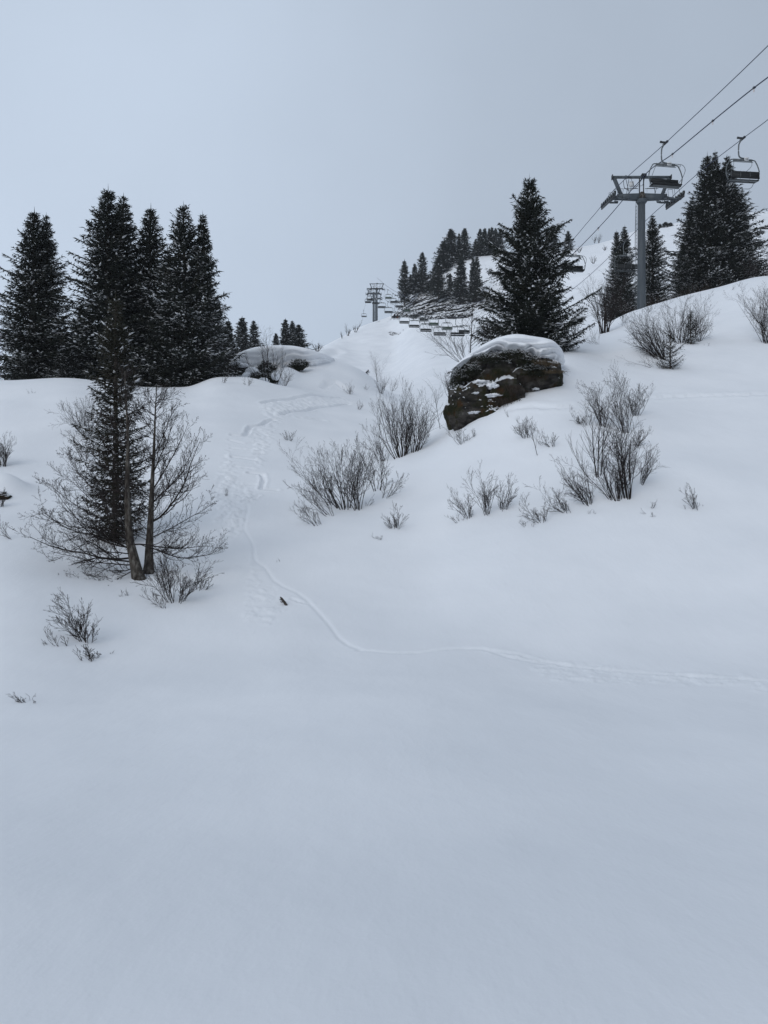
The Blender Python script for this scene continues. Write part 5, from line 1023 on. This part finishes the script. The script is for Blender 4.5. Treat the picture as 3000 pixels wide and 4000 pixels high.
# ------------------------------------------------------------------ chairs
def build_chair(name, label, group, green=False, bar_up=True, facing=-1):
    e = empty(name, (0, 0, 0), label, 'lift chair', group); W_ = 1.08
    m = MB(); box(m, (0, 0, 0.0), (0.11, 0.55, 0.11)); box(m, (-0.16, 0.0, 0.03), (0.30, 0.10, 0.09)); disc(m, (-0.31, 0, 0.04), 0.075, 0.10, 0, 10); m.build('grip', STEELD, e)
    hp = smooth_path([(-0.10, 0, 0.02), (-0.16, 0, -0.20), (-0.26, 0, -0.42), (-0.28, 0, -0.80), (-0.26, 0, -1.08), (-0.16, 0, -1.23), (0.0, 0, -1.27), (0.30, 0, -1.30)], 26)
    m = MB(); tube(m, hp, 0.045, 8); m.build('hanger', GALV, e, True)
    zt = -1.36; Pf = [(-W_ * 0.96 + 0.08, 0, -2.72), (-W_ * 1.0, 0, -2.45), (-W_ * 1.05, 0, -2.15), (-W_ * 1.0, 0, -1.85), (-W_ * 0.86, 0, -1.52), (-W_ * 0.76, 0, -1.39), (-W_ * 0.6, 0, zt), (0, 0, zt), (W_ * 0.6, 0, zt - 0.01), (W_ * 0.76, 0, -1.40), (W_ * 0.86, 0, -1.54), (W_ * 1.0, 0, -1.87), (W_ * 1.06, 0, -2.15), (W_ * 1.02, 0, -2.45), (W_ * 0.96, 0, -2.72)]
    Pf = smooth_path(Pf, 60); m = MB(); tube(m, Pf, 0.035, 8); m.build('frame', GALV, e, True)
    m = MB(); box(m, (0, 0.0, zt - 0.03), (1.3, 0.09, 0.12)); box(m, (0, 0.06, zt - 0.12), (1.5, 0.03, 0.03)); m.build('top_bar', GALV, e)
    m = MB(); box(m, (0.22, -0.085, zt + 0.02), (0.29, 0.02, 0.22)); pl = m.build('number_plate', PLATE, e)
    m = MB()
    for dx in (-0.07, 0.0, 0.07): box(m, (0.22 + dx, -0.098, zt + 0.01), (0.035, 0.006, 0.09))
    m.build('plate_number', STEELD, pl)
    m = MB(); box(m, (0.03, facing * -0.24, -2.33 if bar_up else -2.44), (1.94, 0.05, 0.27 if bar_up else 0.46), rx=-facing * 0.10); bk = m.build('backrest', PADG if green else PAD, e)
    m = MB(); box(m, (0.0, facing * 0.02, -2.70), (2.02, 0.50, 0.055), rx=facing * 0.16, taper=(0.97, 1)); st = m.build('seat', PADG if green else PAD, e)
    m = MB(); box(m, (0.02, facing * -0.12, -2.755), (1.9, 0.20, 0.05)); box(m, (0, facing * 0.12, -2.775), (1.8, 0.06, 0.05)); m.build('seat_base', GALV, e)
    for x in (-0.94, -0.32, 0.32, 0.94):
        m = MB(); tube(m, [(x + 0.03, facing * -0.27, -2.20), (x + 0.03, facing * -0.28, -2.5), (x, facing * -0.25, -2.76), (x, facing * 0.1, -2.77)], 0.016, 5); m.build('seat_bracket', GALV, e)
    m = MB(); b = facing
    if bar_up:
        Q = [(-0.94, b * -0.2, -2.45), (-1.0, b * 0.15, -2.2), (-0.98, b * 0.42, -1.9), (-0.86, b * 0.55, -1.65), (-0.66, b * 0.58, -1.55), (0, b * 0.58, -1.56), (0.75, b * 0.58, -1.58), (0.95, b * 0.55, -1.67), (1.1, b * 0.42, -1.9), (1.08, b * 0.15, -2.2), (0.98, b * -0.2, -2.45)]
        tube(m, smooth_path(Q, 46), 0.017, 6)
        for x in (-0.55, 0.5):
            tube(m, [(x - 0.12, b * 0.1, -1.42), (x, b * 0.5, -1.66), (x + 0.1, b * 0.58, -1.57)], 0.012, 4); tube(m, smooth_path([(x + 0.12, b * 0.58, -1.57), (x + 0.12, b * 0.7, -1.70), (x + 0.04, b * 0.75, -1.80), (x - 0.06, b * 0.78, -1.84)], 8), 0.016, 5)
    else:
        for q in (-0.62, 0.62): tube(m, smooth_path([(q, 0, -1.45), (q - 0.05, b * -0.1, -1.75), (q - 0.2, b * 0.2, -1.98), (q - 0.3, b * 0.35, -2.02)], 10), 0.014, 5)
        tube(m, smooth_path([(-1.0, b * -0.1, -2.4), (-0.95, b * 0.3, -2.1), (-0.7, b * 0.42, -2.02), (0, b * 0.45, -2.03), (0.6, b * 0.42, -2.04), (0.86, b * 0.3, -2.15), (0.98, b * -0.1, -2.4)], 30), 0.017, 6)
        tube(m, smooth_path([(-0.95, b * 0.1, -2.6), (-0.85, b * 0.3, -2.95), (-0.6, b * 0.35, -3.08), (0, b * 0.36, -3.09), (0.6, b * 0.35, -3.08), (0.82, b * 0.3, -2.95), (0.9, b * 0.1, -2.6)], 30), 0.017, 6)
        for x in (0.25, 0.42): tube(m, [(x, b * 0.42, -2.05), (x + 0.09, b * 0.40, -1.90)], 0.022, 5)
    m.build('safety_bar', GALV, e, True)
    m = MB(); rg = np.random.RandomState(3)
    for k in range(6): x = rg.uniform(-0.85, 0.85); box(m, (x, facing * -0.02, -2.665), (rg.uniform(0.06, 0.2), 0.16, 0.025))
    m.build('seat_snow', SNOWT, st)
    return e
CG = 'chairs of the chairlift'
chL = build_chair('lift_chair', 'nearest empty chair on the left rope, hanging just in front of the near lift tower', CG)
chR = build_chair('lift_chair', 'nearest empty chair on the right rope, seen from behind before the dark spruces', CG, bar_up=False, facing=1)
chG = build_chair('lift_chair', 'empty green-backed chair on the right rope beside the frame of the far towers', CG, green=True, bar_up=False, facing=1)
def place_chair(o, R, Y, label, first=False, yaw=0.0):
    c = o if first else copy_tree(o); p = rope_pt(R, Y); t = rope_tan(R, Y); c.location = p; c.rotation_euler = (0, 0, -math.atan2(t[0], t[1]) * 0.6 + yaw); c['label'] = label; return c
place_chair(chL, ROPE_L, 50.0, chL['label'], True, yaw=0.16); place_chair(chR, ROPE_R, 50.9, chR['label'], True, yaw=0.10)
place_chair(chG, ROPE_R, 245, chG['label'], True)
place_chair(chL, ROPE_L, 69.6, 'empty chair half hidden by the right boughs of the big spruce'); place_chair(chR, ROPE_R, 71.0, 'empty chair in front of the narrow spruces, left of the lift tower column')
LN = [(117, 'lowest chair behind the bare tree left of the big spruce, on the left rope'), (130, 'lowest open chair against the snow, second from the big spruce, on the left rope'), (143, 'third chair from the big spruce on the left rope, against the white slope'), (156, 'fourth chair from the big spruce on the left rope, against the white slope'), (169, 'fifth chair from the big spruce on the left rope, right of the two riders'), (182, 'chair carrying the two riders in front of the rock face'), (195, 'chair just above the two riders, against the edge of the rocks'), (209, 'chair right of the foot of the far towers, against the sky'), (223, 'chair low on the right of the far tower columns, partly hidden by them'), (237, 'chair crossing the columns of the far towers'), (270, 'chair at the left end of the far tower frames'), (293, 'chair hanging below left of the far towers, higher of two'), (320, 'chair hanging at the skyline left of the far towers, lower of two')]
for Y, lb in LN: place_chair(chL, ROPE_L, Y, lb)
RN = [(124, 'chair with a lone rider at the left edge of the big spruce'), (138, 'chair behind the straight bare tree, on the right rope'), (153, 'green-seated chair at the left edge of the bare tree twigs, on the right rope'), (167.6, 'chair between the open chairs of the left rope, against the snow below the rock face'), (180, 'chair at the lower edge of the rock face, on the right rope'), (194, 'chair in front of the rock face, right of the riders, on the right rope'), (207, 'chair in front of the rock ledges, above the riders, on the right rope'), (220, 'dark chair against the left rocks, halfway up, on the right rope'), (233, 'chair against the sky beside the leftmost hill spruce')]
for Y, lb in RN: place_chair(chG if Y in (153, 167.6, 207) else chR, ROPE_R, Y, lb)
# ------------------------------------------------------------------ people
def skinned(name, joints, edges, mat, parent=None, sub=2):
    me = bpy.data.meshes.new(name); me.from_pydata([j[0] for j in joints], edges, []); o = bpy.data.objects.new(name, me); COL.objects.link(o)
    md = o.modifiers.new('skin', 'SKIN'); 
    if not me.skin_vertices: pass
    for i, j in enumerate(joints):
        r = j[1]; me.skin_vertices[0].data[i].radius = (r, r) if not isinstance(r, tuple) else r
    me.skin_vertices[0].data[0].use_root = True; md.use_smooth_shade = True
    s = o.modifiers.new('sub', 'SUBSURF'); s.levels = sub; s.render_levels = sub; me.materials.append(mat)
    if parent: o.parent = parent
    return o
def sphere_mesh(c, r, k=12):
    uu, vv = np.meshgrid(np.linspace(0, 2 * pi, k, endpoint=False), np.linspace(-pi / 2 + 0.05, pi / 2 - 0.05, k), indexing='ij'); D = np.stack([np.cos(vv) * np.cos(uu), np.cos(vv) * np.sin(uu), np.sin(vv)], -1).reshape(-1, 3)
    idx = np.arange(k * k).reshape(k, k); mb = MB(); mb.add(D * np.array(r) + np.array(c), quad=np.stack([idx[:, :-1], np.roll(idx, -1, 0)[:, :-1], np.roll(idx, -1, 0)[:, 1:], idx[:, 1:]], -1).reshape(-1, 4)); return mb
def person(loc, label, J, trousers, rz, group=None):
    """J: joint positions (pelvis chest neck head, hands, knees, feet)"""
    e = empty('person', loc, label, 'person', group, rz)
    j = [(J['pelvis'], 0.15), (J['belly'], 0.15), (J['chest'], 0.18), (J['neck'], 0.07), (J['head'], 0.105), (J['top'], 0.085)]
    ed = [(0, 1), (1, 2), (2, 3), (3, 4), (4, 5)]
    for s in 'LR':
        b = len(j); j += [(J['sh' + s], 0.085), (J['el' + s], 0.065), (J['ha' + s], 0.05)]; ed += [(2, b), (b, b + 1), (b + 1, b + 2)]
        b = len(j); j += [(J['hip' + s], 0.12), (J['kn' + s], 0.085), (J['an' + s], 0.06), (J['to' + s], 0.05)]; ed += [(0, b), (b, b + 1), (b + 1, b + 2), (b + 2, b + 3)]
    body = skinned('body', j, ed, CLOTHD, e)
    b = 0
    tr = skinned('trousers', [(J['pelvis'], 0.165)] + sum([[(J['hip' + s], 0.135), (J['kn' + s], 0.105), (J['an' + s], 0.085)] for s in 'LR'], []), [(0, 1), (1, 2), (2, 3), (0, 4), (4, 5), (5, 6)], trousers, e)
    hd = np.array(J['head']) ; f_ = np.array(J['face']); sphere_mesh(hd + f_ * 0.035, (0.085, 0.085, 0.10)).build('face', SKIN, e, True)
    hm = sphere_mesh(hd + np.array([0, 0, 0.045]) - f_ * 0.02, (0.125, 0.135, 0.12)).build('helmet', CLOTHD, e, True)
    sphere_mesh(hd + f_ * 0.085 + np.array([0, 0, 0.02]), (0.085, 0.05, 0.045)).build('goggles', RUBBER, e, True)
    return e
def sit(fx, lean=0):
    f = -fx
    J = dict(pelvis=(0, 0, 0.12), belly=(0, 0.02 * f, 0.3), chest=(lean, 0.0, 0.50), neck=(lean, 0.03 * -f, 0.66), head=(lean, -0.02 * f, 0.78), top=(lean, -0.02 * f, 0.88), face=(0, -f, -0.2))
    for s, k in (('L', -1), ('R', 1)):
        J['sh' + s] = (k * 0.19 + lean, 0, 0.55); J['el' + s] = (k * 0.27, -0.12 * f, 0.32); J['ha' + s] = (k * 0.14, -0.38 * f, 0.24)
        J['hip' + s] = (k * 0.10, -0.05 * f, 0.10); J['kn' + s] = (k * 0.13, -0.46 * f, 0.10); J['an' + s] = (k * 0.12, -0.52 * f, -0.34); J['to' + s] = (k * 0.13, -0.72 * f, -0.40)
    return J
def with_skis(e, feet, L=1.65, up=0.0):
    for c in feet:
        m = MB(); x, y, z = c; P = np.array([(x, y + L * 0.5, z), (x, y, z), (x, y - L * 0.42, z + 0.01), (x, y - L * 0.5, z + 0.10)])
        for a, b in zip(P[:-1], P[1:]): beam(m, a, b, 0.09, 0.018)
        m.build('ski', CLOTHD, e)
p = rope_pt(ROPE_L, 182); 
for dx, tr, lb in ((-0.34, CLOTHD, 'left rider in black sitting on the chair before the rock face'), (0.36, CLOTHR, 'right rider with rust coloured trousers sitting on the chair before the rock face')):
    e = person((p[0] + dx, p[1], p[2] - 2.66), lb, sit(-1), tr, 0.0, 'riders on the chairlift'); J = sit(-1); with_skis(e, [(-0.13, J['anL'][1] - 0.1, -0.48), (0.13, J['anL'][1] - 0.1, -0.48)])
p = rope_pt(ROPE_R, 124); person((p[0] + 0.05, p[1], p[2] - 2.66), 'lone rider in black seen from behind on the chair beside the big spruce', sit(1), CLOTHD, 0.0, 'riders on the chairlift')
# skier crouching on the far slope, seen over the flank of the mound
q = pt(1433, 1476, 150); q[2] = zat(q[0], q[1])
J = dict(pelvis=(-0.25, 0, 0.78), belly=(-0.14, 0, 0.92), chest=(0.05, 0, 1.08), neck=(0.18, 0, 1.20), head=(0.26, 0, 1.32), top=(0.28, 0, 1.42), face=(1, 0, -0.2),
  shL=(0.06, 0.19, 1.12), shR=(0.06, -0.19, 1.12), elL=(0.28, 0.30, 0.95), elR=(0.28, -0.30, 0.95), haL=(0.52, 0.30, 1.0), haR=(0.52, -0.30, 1.0), hipL=(-0.24, 0.1, 0.75), hipR=(-0.24, -0.1, 0.75), knL=(0.12, 0.13, 0.48), knR=(0.16, -0.15, 0.44), anL=(-0.12, 0.14, 0.10), anR=(-0.02, -0.16, 0.08), toL=(0.1, 0.14, 0.04), toR=(0.18, -0.16, 0.03))
sk_y = None
for Yt in np.arange(80, 230, 2.0):
    g = at(1436, Yt); vis = HY - F * g[2] / Yt
    if vis < 1474 and Yt > 120: sk_y = Yt; break
g = at(1434, sk_y or 120); sc_ = ((1492 - 1450) / F * g[1]) / 1.5 * 0.55
e = person(tuple(g), 'skier in black crouching on skis at the edge of the mound, before the far slope', J, CLOTHD, 0.5); e.scale = (1, 1, 1)
for yy in (0.14, -0.16):
    m = MB(); beam(m, (-0.8, yy, 0.01), (0.75, yy, 0.01), 0.018, 0.09); beam(m, (0.75, yy, 0.01), (0.9, yy, 0.10), 0.018, 0.09); m.build('ski', CLOTHD, e)
for yy in (0.30, -0.30): m = MB(); tube(m, [(0.54, yy, 1.02), (0.1, yy * 1.3, 0.15)], 0.012, 5); m.build('ski_pole', CLOTHD, e)
print('skier distance', sk_y, g)

# ------------------------------------------------------------------ thin mountain air
m = MB(); box(m, (0, 135, 60), (1120, 430, 150)); hz = m.build('haze', None); tag(hz, 'thin pale mountain haze', None, None, 'stuff')
hm = bpy.data.materials.new('haze'); hm.use_nodes = True; t = hm.node_tree; t.nodes.clear(); o_ = t.nodes.new('ShaderNodeOutputMaterial'); vv_ = t.nodes.new('ShaderNodeVolumePrincipled')
vv_.inputs['Color'].default_value = (0.93, 0.96, 1.0, 1); vv_.inputs['Density'].default_value = 0.00016; vv_.inputs['Anisotropy'].default_value = 0.2
t.links.new(vv_.outputs[0], o_.inputs['Volume']); hz.data.materials.append(hm)
